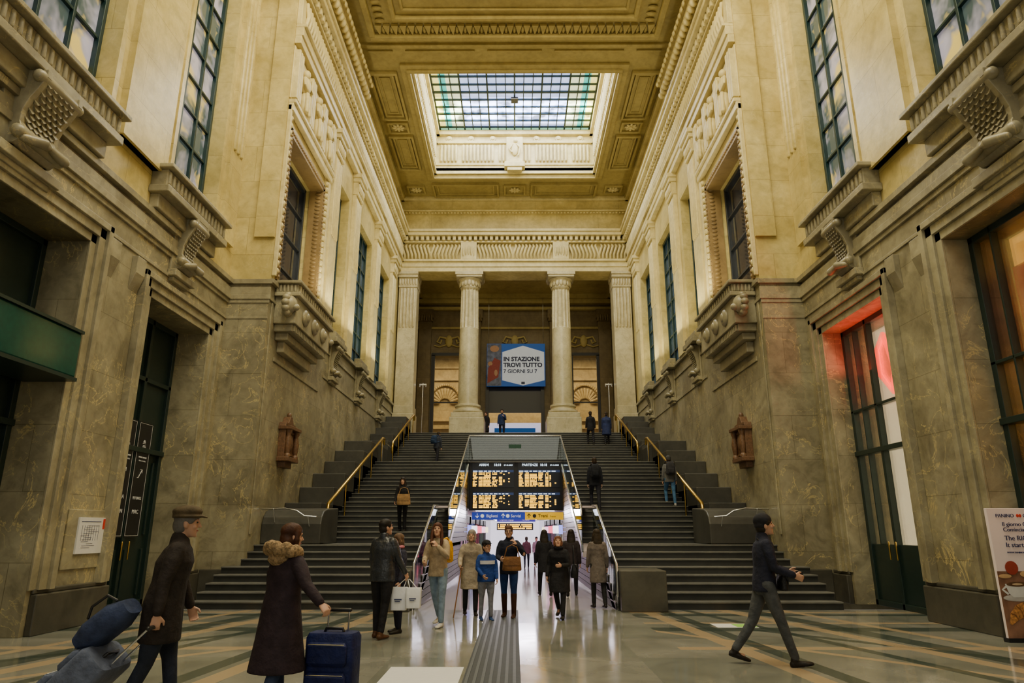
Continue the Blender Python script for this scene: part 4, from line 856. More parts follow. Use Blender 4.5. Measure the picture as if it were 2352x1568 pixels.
# ------------------------------------------------------------------ people
MATC = {}
def cm(c, rough=.8):
    k = (c, rough)
    if k not in MATC: MATC[k] = plain('cloth_%d' % len(MATC), c, rough, 0, .3, 9, bump=.55, spec=.25, bd=.04)
    return MATC[k]
def remesh(mb, vox, name, m, parent, sm=2, label=None):
    me = bpy.data.meshes.new('tmp'); me.from_pydata(mb.v, [], mb.f)
    bm = bmesh.new(); bm.from_mesh(me); bmesh.ops.recalc_face_normals(bm, faces=bm.faces); bm.to_mesh(me); bm.free()
    t = bpy.data.objects.new('tmp', me); COL.objects.link(t)
    md = t.modifiers.new('r', 'REMESH'); md.mode = 'VOXEL'; md.voxel_size = vox
    if sm: q = t.modifiers.new('s', 'SMOOTH'); q.factor = .5; q.iterations = sm
    dg = bpy.context.evaluated_depsgraph_get(); out = bpy.data.meshes.new_from_object(t.evaluated_get(dg)); bpy.data.objects.remove(t)
    out.polygons.foreach_set('use_smooth', [True]*len(out.polygons)); out.materials.clear(); out.materials.append(m)
    o = bpy.data.objects.new(name, out); COL.objects.link(o); o.parent = parent
    if label: o['label'] = label
    return o
V = Vector
MLIP = plain('lip', (.35, .12, .1))
def person(label, loc, face, H=1.7, legs=((8, 5), (-8, 12)), arms=((5, 8, 12, 4), (-5, 8, 12, 4)), lean=2, head=(0, 0), coat=(.02, .02, .025), coatlen=.12, coatm=None,
           trou=(.02, .02, .03), shoe=(.015, .012, .01), hair=(.03, .018, .01), hairstyle='short', hat=None, hatc=(.05, .04, .03), fur=None, curl=(45, 45), vox=.01, fat=1.0, boots=None, flare=1.0, skin=None, group=None, scarf=None, legspread=0, hs=1.0, collar=.008):
    k = H/1.7; r = empty('person', loc, label, 'person', group, R(face)); r.scale = (k, k, k)
    X = V((1,0,0)); L_ = R(lean); U = V((0, math.sin(L_), math.cos(L_))); Fw = V((0, math.cos(L_), -math.sin(L_)))
    P = V((0,0,.93)); jl = []
    for sd, (h, kn) in zip((-1, 1), legs):
        h, kn = R(h), R(kn); hip = P+V((sd*.095, 0, -.03)); d = V((sd*(.02+legspread), math.sin(h), -math.cos(h))).normalized(); knee = hip+d*.43
        a2 = h-kn; d2 = V((sd*.0, math.sin(a2), -math.cos(a2))); ank = knee+d2*.40
        pitch = max(0, -a2-R(18)) if h < 0 else 0
        if h > R(15): pitch = -R(8)
        toe = ank+V((sd*.03, .15*math.cos(pitch), -.06-.15*math.sin(pitch))); jl.append([sd, hip, knee, ank, toe, pitch])
    low = min(min(j[3].z-.085, j[4].z-.022) for j in jl); dz = V((0,0,-low)); P = P+dz
    for j in jl:
        for q in (1, 2, 3, 4): j[q] = j[q]+dz
    ns = .53; NB_ = P+U*ns
    hy, hp = R(head[0]), R(head[1])
    HM = (Matrix.Rotation(hy, 3, 'Z') @ Matrix.Rotation(-hp, 3, 'X'))*hs; HC = NB_+U*(.085+.11*(hs-1))+V((0, .02, .045))
    hd = lambda x, y, z: HC+HM @ V((x, y, z))
    body = MB()
    body.loft([(P-U*.1, .10*fat, .085*fat), (P, .145*fat, .10*fat), (P+U*.15, .12*fat, .085*fat), (P+U*.34, .13*fat, .095*fat), (P+U*.44, .135, .075), (P+U*.51, .07, .055)], X, Fw)
    body.tube([P+U*.48, NB_+U*.06], [.054, .050], 14)
    prof = [(-.118, .045, .022, .022), (-.108, .038, .04, .042), (-.085, .026, .052, .06), (-.05, .012, .062, .076), (-.01, .003, .07, .088), (.03, 0, .074, .094), (.065, -.003, .072, .092), (.095, -.006, .056, .075), (.112, -.006, .03, .042)]
    body.loft([(hd(0, cy, z), a, b_) for z, cy, a, b_ in prof], HM @ X, HM @ V((0,1,0)))
    body.tube([hd(0, .088, .02), hd(0, .102, -.012), hd(0, .108, -.028)], [.008, .012, .014], 8); body.ell(hd(0, .086, .028), (.045, .014, .010), 12, 6, HM)
    body.ell(hd(0, .075, -.108), (.02, .014, .014), 10, 6, HM)
    for q in (-1, 1): body.ell(hd(q*.074, -.005, -.012), (.012, .022, .033), 10, 6, HM); body.ell(hd(q*.04, .066, -.03), (.022, .02, .02), 8, 6, HM)
    jac = MB()
    th = .028
    rg = [(P+U*.515+V((0,0,.01)), .075, .07), (P+U*.48, .135*fat, .085), (P+U*.445, (.155+th*.5)*fat, .085+th), (P+U*.34, (.15+th)*fat, (.10+th)*fat), (P+U*.18, (.132+th)*fat, (.09+th)*fat), (P+V((0,0,.02)), (.148+th)*fat, (.105+th)*fat)]
    midy = (jl[0][2].y+jl[1][2].y)/2
    if coatlen > .3:
        rg += [(P+V((0, midy*.3, -coatlen*.5)), (.165+th)*fat*(1+(flare-1)*.5), (.12+th)*fat+abs(jl[0][2].y-jl[1][2].y)*.15), (P+V((0, midy*.6, -coatlen)), (.17+th)*fat*flare, (.125+th)*fat*flare+abs(jl[0][2].y-jl[1][2].y)*.3)]
    else: rg += [(P+V((0, 0, -coatlen)), (.152+th)*fat, (.11+th)*fat)]
    jac.loft(rg[::-1], X, V((0,1,0)))
    hands = []
    for sd, (a, ab, e, b2), cr in zip((-1, 1), arms, curl):
        a, ab, e, b2 = R(a), R(ab), R(e), R(b2); sh = P+U*.445+X*sd*.165*(.9+.1*fat)
        d = V((sd*math.sin(ab), math.sin(a)*math.cos(ab), -math.cos(a)*math.cos(ab))); el = sh+d*.275
        d2 = V((sd*math.sin(b2), math.sin(a+e)*math.cos(b2), -math.cos(a+e)*math.cos(b2))).normalized(); w_ = el+d2*.245
        body.tube([sh-X*sd*.02, el, w_], [.036, .036, .026], 12)
        jac.tube([sh+V((-sd*.02, 0, -.005)), sh+d*.1, el, el+d2*.12, w_-d2*.015], [.068*fat**.5, .066*fat**.5, .055, .05, .043], 14)
        n = V((-sd, 0, 0)); n = (n-d2*n.dot(d2))
        if n.length < .2: n = V((0, -1, 0)); n = n-d2*n.dot(d2)
        n.normalize(); t = d2.cross(n).normalized()
        if t.y < 0 and abs(d2.z) > .5: t = -t
        if abs(d2.z) <= .5 and t.z < 0: t = -t
        body.loft([(w_-d2*.01, .026, .018), (w_+d2*.03, .036, .017), (w_+d2*.075, .041, .015), (w_+d2*.095, .038, .012)], t, n, 14)
        for i in range(4):
            base = w_+d2*.088+t*(.03-.02*i); ln = (.068, .076, .07, .056)[i]; c1, c2 = R(cr)*.6, R(cr)*1.5
            q1 = base+(d2*math.cos(c1)+n*math.sin(c1))*ln*.5; q2 = q1+(d2*math.cos(c2)+n*math.sin(c2))*ln*.5
            body.tube([base, q1, q2], [.0105, .0095, .0085], 8)
        tb = w_+d2*.03+t*.032; q1 = tb+(d2*.55+t*.6+n*.3).normalized()*.035; q2 = q1+(d2*.85+t*.15+n*.45).normalized()*.03; body.tube([tb, q1, q2], [.0135, .0115, .0095], 8)
        hands.append((w_, w_+d2*.1+n*.02))
    tr = MB(); tr.loft([(P-U*.13, .12*fat, .095*fat), (P-U*.05, .155*fat, .115*fat), (P+U*.05, .15*fat, .11*fat), (P+U*.12, .13*fat, .1*fat)], X, V((0,1,0)))
    for sd, hip, kn, an, toe, pitch in jl:
        body.tube([hip, kn, an], [.075, .05, .036], 14); body.tube([an, an+V((0, -.02, -.045)), an+V((0, .08, -.06))], [.035, .03, .025], 10)
        tr.tube([hip+V((sd*.0, 0, .02)), hip.lerp(kn, .45), kn, kn.lerp(an, .5), an+V((0, 0, .02))], [.092*fat, .083*fat, .062, .056 if not boots else .045, .05 if not boots else .036], 14)
        shb = MB(); PM = Matrix.Rotation(-pitch, 3, 'X'); fo = lambda x, y, z: an+PM @ V((x, y, z))
        shb.loft([(fo(0, -.072, -.055), .022, .022), (fo(0, -.055, -.05), .036, .036), (fo(0, 0, -.045), .039, .042), (fo(0, .06, -.055), .044, .034), (fo(sd*.005, .12, -.062), .047, .026), (fo(sd*.008, .165, -.066), .040, .021), (fo(sd*.01, .19, -.068), .02, .014)], X, PM @ V((0,0,1)), 16)
        shb.tube([fo(0, -.01, -.04), fo(0, -.012, .0)] if not boots else [an+V((0, -.005, -.03)), an.lerp(kn, boots)], [.042, .043] if not boots else [.046, .064], 14)
        so = remesh(shb, max(vox, .009), 'boot' if boots else 'shoe', cm(shoe, .5), r, 1)
    bo = remesh(body, vox, 'body', skin or MSKIN, r, 1)
    remesh(tr, max(vox, .011), 'trousers', cm(trou), r, 2)
    if collar > 0: jac.tube([P+U*.5+V((0, -.01, .0)), P+U*(.52+collar)+V((0, -.014, .01))], [.08, .072], 14)
    remesh(jac, max(vox, .011), 'coat' if coatlen > .3 else 'jacket', coatm or cm(coat), r, 2)
    for q in (-1, 1):
        e = MB(); e.ell(hd(q*.031, .083, .008), (.013, .008, .007), 8, 5, HM); build(e, 'eye', MBLK, bo, local=True, smooth=60)
    e = MB(); e.ell(hd(0, .089, -.062), (.022, .008, .006), 10, 5, HM); build(e, 'lips', MLIP, bo, local=True, smooth=60)
    hm = cm(hair, .6)
    if hairstyle:
        hb = MB(); hb.ell(hd(0, -.010, .054), (.086, .107, .082), 20, 12, HM); hb.ell(hd(0, -.045, -.015), (.078, .072, .085), 16, 10, HM)
        for q in (-1, 1): hb.ell(hd(q*.066, .02, .03), (.02, .045, .04), 10, 6, HM)
        if hairstyle == 'long':
            hb.loft([(hd(0, -.04, .03), .088, .065), (hd(0, -.06, -.06), .10, .06), (hd(0, -.08, -.16), .108, .055), (hd(0, -.095, -.27), .095, .045), (hd(0, -.1, -.36), .05, .025)], HM @ X, HM @ V((0,1,0)))
            for q in (-1, 1): hb.tube([hd(q*.066, .035, .06), hd(q*.08, .03, -.02), hd(q*.088, .035, -.12), hd(q*.09, .055, -.24), hd(q*.075, .07, -.3)], [.02, .026, .03, .026, .012], 10)
        if hairstyle == 'bob':
            for q in (-1, 1): hb.tube([hd(q*.068, .02, .05), hd(q*.08, .015, -.03), hd(q*.072, .015, -.09)], [.022, .03, .022], 10)
            hb.ell(hd(0, -.055, -.05), (.088, .062, .085), 16, 8, HM)
        if hairstyle == 'bun': hb.ell(hd(0, -.12, .06), (.045, .045, .045))
        remesh(hb, max(vox, .009), 'hair', hm, r, 1)
    if hat:
        hb = MB(); HT = HM.to_4x4(); HT.translation = HC
        if hat == 'soft':
            hb.ell((0, -.008, .10), (.112, .125, .058), 24, 10); hb.loft([(V((0, -.012, .045)), .098, .116), (V((0, -.01, .10)), .10, .117)], V((1,0,0)), V((0,1,0)), 24)
            hb.loft([(V((0, .0, .052)), .118, .13), (V((0, .0, .066)), .115, .127)], V((1,0,0)), V((0,1,0)), 24); hb.loft([(V((0, .09, .066)), .07, .014), (V((0, .135, .056)), .062, .010), (V((0, .16, .05)), .03, .006)], V((1,0,0)), V((0,0,1)))
        elif hat == 'cap':
            hb.ell((0, -.008, .066), (.094, .114, .082), 20, 10); hb.loft([(V((0, .08, .06)), .07, .012), (V((0, .13, .052)), .065, .008), (V((0, .165, .045)), .03, .005)], V((1,0,0)), V((0,0,1)))
        else:
            hb.ell((0, -.010, .058), (.092, .112, .092), 20, 12); hb.ell((0, -.04, .01), (.085, .08, .075), 16, 10)
        hb.v = [tuple(HT @ V(p)) for p in hb.v]
        remesh(hb, max(vox, .008), 'hat', cm(hatc), r, 1)
    if fur:
        hb = MB(); C0 = NB_+V((0, -.05, .0))
        for i in range(60):
            t = i/60*2*math.pi; rr = random.uniform(.04, .058)
            hb.ell(C0+V((.175*math.cos(t), .125*math.sin(t)-.01, random.uniform(-.02, .02)-.035*math.sin(t))), (rr, rr, rr), 9, 6)
        hb.loft([(C0+V((0, -.02, -.02)), .13, .1), (C0+V((0, -.06, -.08)), .13, .08), (C0+V((0, -.06, -.13)), .06, .04)], X, V((0,1,0)))
        remesh(hb, .011, 'fur_hood', plain('fur', (.30, .20, .10), .9, 0, .6, 40, bump=.8), r, 0)
    if scarf:
        hb = MB(); hb.tube([NB_+V((.085*math.cos(t), .075*math.sin(t)+.01, .015)) for t in [i*math.pi/10 for i in range(21)]], .032, 10); remesh(hb, .01, 'scarf', cm(scarf), r, 1)
    Mw = Matrix.Translation(V(loc)) @ Matrix.Rotation(R(face), 4, 'Z') @ Matrix.Scale(k, 4)
    return r, [Mw @ h_[1] for h_ in hands], Mw, P
def suitcase(label, loc, rz, w, d, h, col, tilt=0, hl=.35):
    r = empty('suitcase', loc, label, 'suitcase', rz=rz); r.rotation_euler = (tilt, 0, rz)
    m = cm(col, .6)
    b = MB(); b.loft([(V((0,0,.06)), w*.46, d*.44), (V((0,0,.09)), w*.5, d*.5), (V((0,0,h-.04)), w*.5, d*.5), (V((0,0,h)), w*.46, d*.42)], seg=40, pw=.35); build(b, 'shell', m, r, local=True, smooth=40)
    b = MB(); b.loft([(V((0,-d*.5,.12)), w*.36, .03), (V((0,-d*.5-.02,.16)), w*.4, .04), (V((0,-d*.5-.02,h*.5)), w*.4, .04), (V((0,-d*.5,h*.55)), w*.36, .02)], seg=30, pw=.4); p1 = build(b, 'front_pocket', m, r, local=True, smooth=40)
    b = MB(); b.loft([(V((0,-d*.5,h*.62)), w*.36, .02), (V((0,-d*.5-.01,h*.66)), w*.4, .035), (V((0,-d*.5-.01,h*.86)), w*.4, .035), (V((0,-d*.5,h*.9)), w*.36, .02)], seg=30, pw=.4); p2 = build(b, 'front_pocket', m, r, local=True, smooth=40)
    for z, pp in ((h*.52, p1), (h*.88, p2)): b = MB(); b.tube([(-w*.36, -d*.5-.045, z), (w*.36, -d*.5-.045, z)], .005, 6); build(b, 'zip', MSTL, pp, local=True)
    b = MB(); b.tube([(-.09, 0, h), (-.08, 0, h+.03), (.08, 0, h+.03), (.09, 0, h)], .014, 8); build(b, 'carry_handle', MBLK, r, local=True, smooth=50)
    for q in (-.1, .1): b = MB(); b.tube([(q, d*.3, h-.05), (q, d*.3, h+hl)], .009, 8); build(b, 'telescopic_tube', MSTL, r, local=True, smooth=50)
    b = MB(); b.tube([(-.11, d*.3, h+hl), (.11, d*.3, h+hl)], .018, 10); build(b, 'grip', MBLK, r, local=True, smooth=50)
    for x in (-1, 1):
        for y in (-1, 1):
            b = MB(); b.tube([(x*w*.4-.012, y*d*.36, .032), (x*w*.4+.012, y*d*.36, .032)], .03, 12); build(b, 'wheel', MBLK, r, local=True, smooth=50)
    return r
def handbag(label, loc, rz, w, d, h, m, strap=.25, pts=None):
    r = empty('handbag', loc, label, 'bag', rz=rz)
    b = MB(); b.loft([(V((0,0,0)), w*.45, d*.5), (V((0,0,.02)), w*.5, d*.55), (V((0,0,h*.6)), w*.47, d*.5), (V((0,0,h)), w*.42, d*.25)], seg=30, pw=.5); bd = build(b, 'body', m, r, local=True, smooth=40)
    b = MB(); b.loft([(V((0,-d*.52,h*.4)), w*.4, .01), (V((0,-d*.5,h*.7)), w*.46, .015), (V((0,-d*.2,h*1.02)), w*.44, d*.3)], seg=24, pw=.6); build(b, 'flap', m, bd, local=True, smooth=40)
    b = MB(); b.tube(pts if pts else [(-w*.4, 0, h*.9), (-w*.25, 0, h+strap*.8), (0, 0, h+strap), (w*.25, 0, h+strap*.8), (w*.4, 0, h*.9)], .01, 8); build(b, 'strap', m, r, local=True, smooth=50)
    return r
def backpack(label, Mw, P, k, m, face, h=.42, dy=-.235, zz=.12):
    c = Mw @ (P+V((0, dy, zz))); r = empty('backpack', c, label, 'backpack', rz=R(face))
    b = MB(); b.loft([(V((0,0,0)), .12, .06), (V((0,-.01,.03)), .145, .08), (V((0,-.01,h*.6)), .14, .085), (V((0,.0,h*.9)), .12, .07), (V((0,.01,h)), .07, .04)], seg=28, pw=.6); bd = build(b, 'body', m, r, local=True, smooth=40)
    b = MB(); b.loft([(V((0,-.09,.05)), .09, .025), (V((0,-.1,.1)), .11, .035), (V((0,-.095,h*.45)), .1, .03), (V((0,-.085,h*.5)), .08, .01)], seg=22, pw=.6); build(b, 'pocket', m, bd, local=True, smooth=40)
    for q in (-1, 1):
        b = MB(); b.tube([(q*.09, .05, h*.95), (q*.1, .14, h*1.06), (q*.11, .27, h*1.0), (q*.125, .34, h*.75), (q*.14, .30, h*.35), (q*.13, .06, .06)], .016, 8); build(b, 'shoulder_strap', m, r, local=True, smooth=50)
    return r
def px(u, Y): return at(u, 1217, Y)[0]
WALK = ((22, 4), (-20, 24)); WALK2 = ((-20, 26), (24, 4))
# 1
r1, h1, _, _ = person('person in a dark coat and soft brown cap pulling a grey blue case at left', (-3.12, 6.45, 0), -68, 1.78, ((12, 4), (-10, 14)), ((10, 8, 12, 4), (-14, 12, 10, 8)), 8, (0, 0), (.026, .020, .018), .30, trou=(.02, .025, .04), hair=(.12, .11, .1), hat='soft', hatc=(.075, .055, .03), vox=.008, fat=1.2, curl=(60, 80))
hh = min(h1, key=lambda p: p.y)
TL = R(-45); hcase, hl_, dcase = .74, .40, .30
zp = hcase+hl_; yp = dcase*.3
dxg = yp*math.cos(TL)-zp*math.sin(TL); dzg = yp*math.sin(TL)+zp*math.cos(TL)
cb_ = V((hh.x-dxg, hh.y, max(.07, hh.z-dzg)))
suitcase('grey blue soft suitcase dragged by the person in the brown cap', cb_, R(-90), .50, dcase, hcase, (.10, .12, .18), TL, hl_)
r = empty('travel_bag', (cb_.x+.50, cb_.y, cb_.z+.78), 'dark blue soft bag strapped on top of the tilted grey suitcase', 'bag')
b = MB(); b.loft([(V((-.22, 0, -.16)), .07, .13), (V((-.12, 0, -.09)), .12, .17), (V((.05, 0, .05)), .12, .17), (V((.16, 0, .13)), .07, .12)], Vector((-.6, 0, .8)), Vector((0, 1, 0)), 24, .7); build(b, 'body', cm((.035, .05, .11)), r, local=True, smooth=50); b = MB(); b.tube([(-.16, -.08, .04), (-.14, -.08, .13), (-.02, -.08, .22), (.06, -.08, .18)], .012, 8); build(b, 'handle', MBLK, r, local=True)
# 2
r2, h2, _, _ = person('person in a long dark quilted coat with fur hood beside a navy suitcase', (-2.12, 6.6, 0), -40, 1.64, ((10, 4), (-8, 12)), ((4, 10, 12, 4), (-2, 42, 18, 48)), 3, (-10, 0), (.028, .018, .024), .52, trou=(.04, .06, .12), hair=(.055, .02, .010), hairstyle='bob', fur=True, vox=.008, fat=1.22, flare=1.15, curl=(45, 80))
suitcase('navy blue upright suitcase held by the person with the fur hood', (-1.66, 6.75, 0), R(-8), .46, .28, .70, (.008, .014, .075), 0, .18)
# 3
r3, h3, M3, P3 = person('person in a dark jacket and grey trousers striding across on the right', (3.15, 9.15, 0), -95, 1.80, ((-20, 14), (18, 2)), ((14, 6, 62, -6), (10, 6, 60, -6)), 4, (0, -10), (.016, .018, .034), .10, trou=(.07, .075, .08), hair=(.02, .015, .01), hat='beanie', hatc=(.015, .015, .02), vox=.008, curl=(60, 60))
handbag('black crossbody bag on the striding person at right', M3 @ (P3+V((.05, .19, -.08))), R(-95+180), .3, .09, .18, cm((.012, .012, .014), .5), .2, [(-.13, 0, .16), (-.14, .12, .45), (0, .25, .62), (.12, .1, .4), (.13, 0, .16)])
b = MB(); c = (h3[0]+h3[1])/2; b.box(c.x-.01, c.x+.015, c.y-.1, c.y+.08, c.z-.02, c.z+.06); build(b, 'smartphone', MBLK, label='phone held by the striding person at right', cat='phone', bevel=.005)
# 4
r4, h4, _, _ = person('person in a black leather jacket seen from behind carrying white shopping bags', (-2.08, 11.3, 0), -25, 1.74, ((4, 2), (-6, 6)), ((2, 9, 18, 4), (14, 14, 18, 10)), 1, (-30, -8), (.03, .032, .036), .13, coatm=plain('leather', (.022, .026, .034), .32, 0, .4, 8, bump=.6, bd=.05), trou=(.012, .012, .015), shoe=(.08, .035, .015), hair=(.015, .012, .01), fat=1.15, vox=.009, curl=(70, 70))
for i, (dx, dy, w, h, lb) in enumerate(((-.1, -.05, .26, .34, 'larger white paper shopping bag held by the leather jacket person'), (.14, -.15, .24, .3, 'smaller white paper shopping bag with blue print, outer one'))):
    hx = h4[1]; r = empty('shopping_bag', (hx.x+dx, hx.y+dy, hx.z-.12-h), lb, 'shopping bag', 'white paper shopping bags')
    b = MB(); b.loft([(V((0,0,0)), w*.42, .07), (V((0,0,.01)), w*.46, .08), (V((0,0,h*.9)), w*.5, .06), (V((0,0,h)), w*.5, .045)], seg=24, pw=.3); build(b, 'paper_body', plain('paper_white', (.72, .73, .76), .5, 0, .05, 9, bump=.3) if i == 0 else bpy.data.materials['paper_white'], r, local=True, smooth=30)
    b = MB(); b.tube([(-w*.25, -.03, h*.95), (-dx*.8-.01, -dy, h+.11), (-dx*.8+.02, -dy, h+.11), (w*.25, -.03, h*.95)], .006, 6); build(b, 'handle', MWHITE, r, local=True)
    b = MB(); b.box(-w*.25, w*.2, -.085, -.078, h*.45, h*.5); b.box(-w*.2, w*.1, -.085, -.078, h*.38, h*.41); build(b, 'print', MTXTN, r, local=True)
person('person with pink and white scarf half hidden behind the leather jacket person', (-1.92, 11.9, 0), 130, 1.52, ((3, 2), (-3, 4)), coat=(.03, .03, .05), coatlen=.15, trou=(.012, .014, .03), hair=(.12, .07, .04), hairstyle='bob', scarf=(.6, .2, .25), vox=.01)
# 5
r5, h5, M5, P5 = person('person in a beige jumper and pale jeans with long hair, hand at the face', (-1.35, 12.6, 0), 158, 1.70, ((4, 2), (-14, 12)), ((24, 16, 130, -34), (12, 10, 62, -24)), 4, (22, -14), (.40, .31, .20), .12, trou=(.22, .31, .42), shoe=(.6, .58, .54), hair=(.08, .028, .014), hairstyle='long', vox=.009, curl=(50, 50), flare=1.1, collar=0)
backpack('yellow backpack on the person in the beige jumper', M5, P5, 1, cm((.75, .38, .0)), 158, .40, -.25, .10)
# 6
r6, h6, _, _ = person('person in a long pale beige coat and knit cap leaning on a cane', (-.88, 14.3, 0), 188, 1.58, ((6, 4), (-6, 8)), ((6, 8, 8, 4), (16, 16, 42, 2)), 8, (-12, -12), (.36, .30, .22), .42, trou=(.02, .02, .025), hairstyle='bob', hair=(.3, .25, .2), hat='beanie', hatc=(.25, .22, .19), fat=1.12, vox=.01, curl=(50, 80))
hx = h6[1]; r = empty('walking_cane', (hx.x-.05, hx.y-.12, 0), 'thin wooden walking cane held by the person in the pale coat', 'cane')
b = MB(); b.tube([(hx.x-.12, hx.y-.12, .015), (hx.x, hx.y, hx.z)], .012, 8); build(b, 'shaft', plain('cane_wood', (.3, .14, .05), .5), r, smooth=50); b = MB(); b.tube([(hx.x, hx.y+.06, hx.z-.02), (hx.x, hx.y+.03, hx.z+.02), (hx.x, hx.y-.04, hx.z+.015)], .014, 8); build(b, 'handle', MWOOD, r, smooth=50)
# 7
r7, h7, M7, P7 = person('child in a blue puffer jacket and black cap beside the person in the pale coat', (-.54, 13.5, 0), 196, 1.36, ((4, 2), (-3, 4)), ((8, 12, 20, -2), (14, 12, 40, -20)), 0, (16, -8), (.012, .045, .22), .10, trou=(.20, .21, .25), shoe=(.02, .05, .15), hair=(.04, .02, .01), hat='cap', hatc=(.012, .012, .015), fat=1.2, vox=.009, hs=1.14)
b = MB(); zz = P7.z
b.loft([(V((0,0,zz+.29)), .217, .158), (V((0,0,zz+.37)), .217, .160)], seg=30)
build(b, 'jacket_band', plain('band_white', (.55, .57, .62), .6), r7, local=True, smooth=40, label='pale chest band')
# 8
r8, h8, M8, P8 = person('person in a dark navy jacket and blue jeans with tan handbag, hand raised', (-.12, 13.9, 0), 170, 1.66, ((3, 2), (-5, 5)), ((22, 34, 136, -34), (12, 10, 70, -25)), 0, (8, -6), (.012, .015, .030), .14, trou=(.015, .045, .16), shoe=(.05, .018, .008), boots=.85, hair=(.09, .04, .02), hairstyle='bun', vox=.009, fat=1.05)
r = empty('glasses', (0, 0, 0), 'dark framed glasses worn by the person in the dark navy jacket', 'glasses', rz=R(-2))
r.location = M8 @ (P8+V((-.015, .02+.1, .53+.085+.045+.01)))
b = MB()
for q in (-1, 1): b.tube([(q*.032+.024*math.cos(t), 0, .018*math.sin(t)) for t in [i*math.pi/6 for i in range(13)]], .004, 6)
b.tube([(-.008, 0, 0), (.008, 0, 0)], .004, 6); build(b, 'frame', MBLK, r, local=True)
handbag('tan brown leather handbag on the person in the dark navy jacket', (-.06, 13.60, .86), 0, .37, .14, .25, cm((.20, .09, .03), .45), .22)
# 9
person('older person in a black coat walking toward the camera beside the group', (.85, 13.8, 0), 165, 1.50, ((18, 4), (-16, 22)), ((10, 10, 80, -25), (-5, 12, 25, 4)), 9, (14, -20), (.013, .013, .016), .38, trou=(.012, .012, .015), hair=(.14, .05, .02), hairstyle='bob', scarf=(.02, .02, .03), fat=1.15, vox=.009)
handbag('black shoulder bag on the older person in black', (.85+.28, 13.85, .72), R(90), .28, .12, .24, cm((.015, .015, .018), .5), .35)
person('person in black with long hair walking into the passage, nearer the board centre', (.78, 18.9, -.05), 5, 1.68, WALK, coat=(.014, .014, .018), coatlen=.3, hair=(.02, .014, .01), hairstyle='long', vox=.012, trou=(.015, .015, .02))
person('person in black with long hair walking near the right passage wall', (1.48, 18.8, -.05), -5, 1.70, WALK2, coat=(.03, .022, .025), coatlen=.2, hair=(.02, .014, .01), hairstyle='long', vox=.012, trou=(.02, .02, .025))
person('person in a pale grey brown coat close to the right passage glass', (1.80, 15.6, 0), 10, 1.60, ((6, 4), (-6, 8)), coat=(.14, .115, .10), coatlen=.40, hair=(.03, .02, .01), hairstyle='long', vox=.012, trou=(.02, .02, .02))
person('distant person in dark clothes deep in the passage, left one', (-.15, 38, -.31), 180, 1.6, WALK, coat=(.03, .025, .03), vox=.018, hairstyle='long')
person('distant person in dark red clothes deep in the passage, middle one', (.6, 37.4, -.31), 0, 1.6, WALK2, coat=(.10, .03, .04), vox=.018)
person('distant person with pale coat deep in the passage', (1.2, 40, -.34), 180, 1.6, WALK, coat=(.4, .35, .4), vox=.018)
def onstair(label, u, Y, face, H, **kw):
    return person(label, (px(u, Y), Y, stairZ(Y)), face, H, vox=.014, **kw)
UP = ((38, 45), (-8, 6))
q, hq, _, _ = onstair('person in black on the left stairs carrying a tan bag', 922, 20.55, 170, 1.52, legs=((4, 4), (-4, 8)), coat=(.012, .012, .015), coatlen=.15, trou=(.012, .012, .015), hair=(.02, .012, .01), hairstyle='long', arms=((5, 8, 40, -5), (10, 8, 30, -5)))
handbag('tan tote bag held by the person in black on the left stairs', (px(922, 20.4)+.05, 20.26, stairZ(20.5)+.74), 0, .40, .15, .30, cm((.32, .19, .08)), .2)
q, _, Mq, Pq = onstair('small person hurrying up the left stairs with a dark backpack', 997, 29.9, -30, 1.42, legs=UP, lean=14, coat=(.03, .035, .05), trou=(.02, .02, .03))
backpack('dark blue backpack on the small person hurrying up the left stairs', Mq, Pq, .8, cm((.02, .04, .09)), -30, .35)
q, _, Mq, Pq = onstair('person in dark jacket with backpack climbing behind the glass, right stairs', 1370, 22.2, 0, 1.66, legs=UP, coat=(.015, .017, .025), trou=(.02, .02, .03))
backpack('black backpack on the person climbing behind the glass', Mq, Pq, 1, cm((.012, .014, .02)), 0)
q, _, Mq, Pq = onstair('person in grey jacket and blue jeans climbing beside the right brass rail', 1545, 22.6, 0, 1.6, legs=UP, coat=(.12, .12, .12), trou=(.05, .13, .26), shoe=(.3, .3, .3), hat='beanie', hatc=(.05, .05, .05))
backpack('dark backpack on the person in the grey jacket', Mq, Pq, 1, cm((.03, .03, .035)), 0)
onstair('person in a black jacket near the top of the right stairs, left of a pair', 1364, 32.95, 5, 1.62, legs=UP, coat=(.014, .014, .018), coatlen=.2, trou=(.015, .015, .02))
onstair('person in a navy coat near the top of the right stairs, right of a pair', 1402, 32.95, 0, 1.58, legs=((-8, 6), (34, 42)), coat=(.02, .03, .09), coatlen=.4, trou=(.012, .012, .015), fat=1.25)
person('person in a navy jacket standing at the stair head holding a phone', (px(1152, 38), 38, H0), 175, 1.68, ((2, 2), (-2, 2)), ((10, 10, 120, -20), (5, 8, 12, 4)), 0, coat=(.02, .035, .10), trou=(.015, .015, .03), vox=.016)
person('person in black waiting beside the left round column', (px(1114, 38.6), 38.6, H0), 160, 1.62, ((2, 2), (-2, 2)), coat=(.015, .013, .015), coatlen=.4, trou=(.02, .012, .012), vox=.016, hair=(.06, .02, .01))
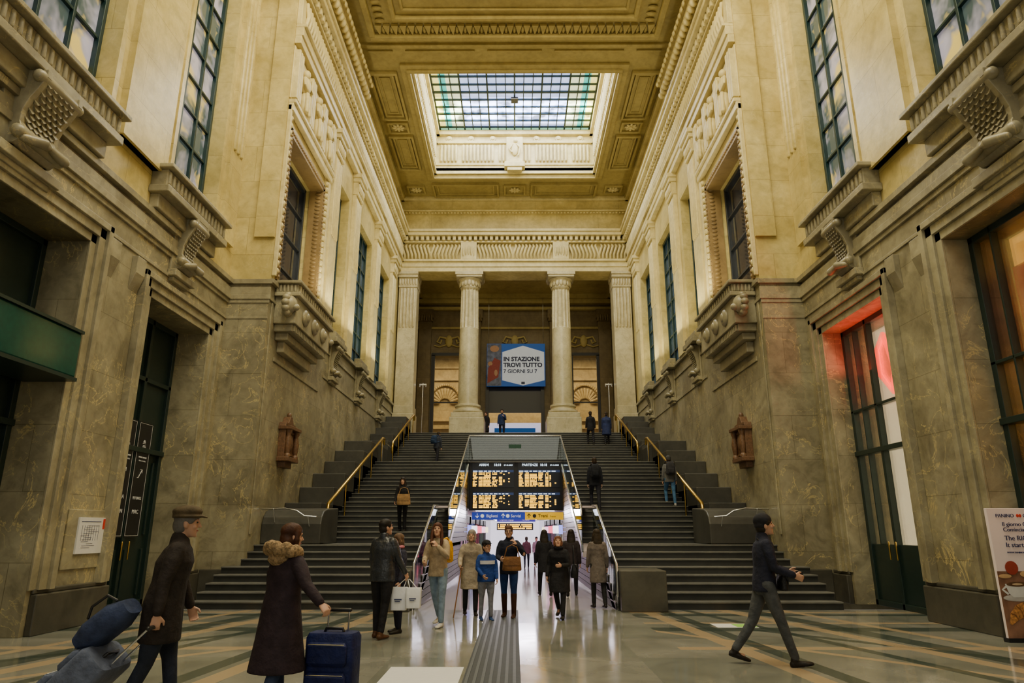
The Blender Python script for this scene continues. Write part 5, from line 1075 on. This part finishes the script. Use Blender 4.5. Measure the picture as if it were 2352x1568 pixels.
# ------------------------------------------------------------------ lights
def area(loc, rot, sx, sy, e, c, name='area'):
    l = bpy.data.lights.new(name, 'AREA'); l.shape = 'RECTANGLE'; l.size = sx; l.size_y = sy; l.energy = e; l.color = c
    o = bpy.data.objects.new(name, l); o.location = loc; o.rotation_euler = rot; COL.objects.link(o); return o
WARM = (1, .87, .52); NEU = (1, .96, .84)
area((0, 5, 19.8), (0, 0, 0), 9, 10, 1150, NEU, 'near_overhead_fill')  # unseen overhead fill added to light the floor and people softly
area((0, 28.9, 22.8), (0, 0, 0), 8, 8, 1700, (1, .97, .86), 'skylight_light')
area((0, 13, 19.6), (R(32), 0, 0), 9, 4, 1800, WARM, 'hall_wash')  # unseen lamp added, aimed to brighten the far end wall
area((0, -6, 8), (R(85), 0, 0), 13, 10, 400, NEU, 'rear_wash')  # unseen fill added behind the camera to brighten the lower walls
for s in (-1, 1):
    area((s*5.9, 26, 9.0), (R(180), 0, 0), .5, 14, 260, WARM, 'upward_fill')  # unseen upward fill added above the ledges to brighten the upper hall
    area((s*3.5, 7, 18.8), (0, R(-48)*s, 0), 3, 8, 800, WARM, 'wall_wash')
area((0, 40.5, 16.6), (0, 0, 0), 8, 4, 55, WARM, 'gallery_light')
area((0, 49, 15), (0, 0, 0), 16, 6, 1500, (1, .80, .45), 'far_hall_light')
area((0, 26.9, 2.25), (R(-50), 0, 0), 3.2, .3, 170, (.92, .85, 1), 'passage_front_fill')  # unseen lamp added at the passage mouth to brighten it
area((7.9, 15.0, 5.1), (R(180), 0, 0), .3, 1.6, 40, (1, .04, .02), 'red_neon_light')
w = bpy.data.worlds.new('world'); bpy.context.scene.world = w; w.use_nodes = True
w.node_tree.nodes['Background'].inputs[0].default_value = (.9, .82, .65, 1); w.node_tree.nodes['Background'].inputs[1].default_value = .16
# ------------------------------------------------------------------ camera
cd = bpy.data.cameras.new('camera'); cd.sensor_width = 36; cd.lens = 24.0; cd.clip_end = 300
cam = bpy.data.objects.new('camera', cd); COL.objects.link(cam); cam.location = (0, 0, 1.6); cam.rotation_euler = (R(90+15.44), 0, .0043)
bpy.context.scene.camera = cam
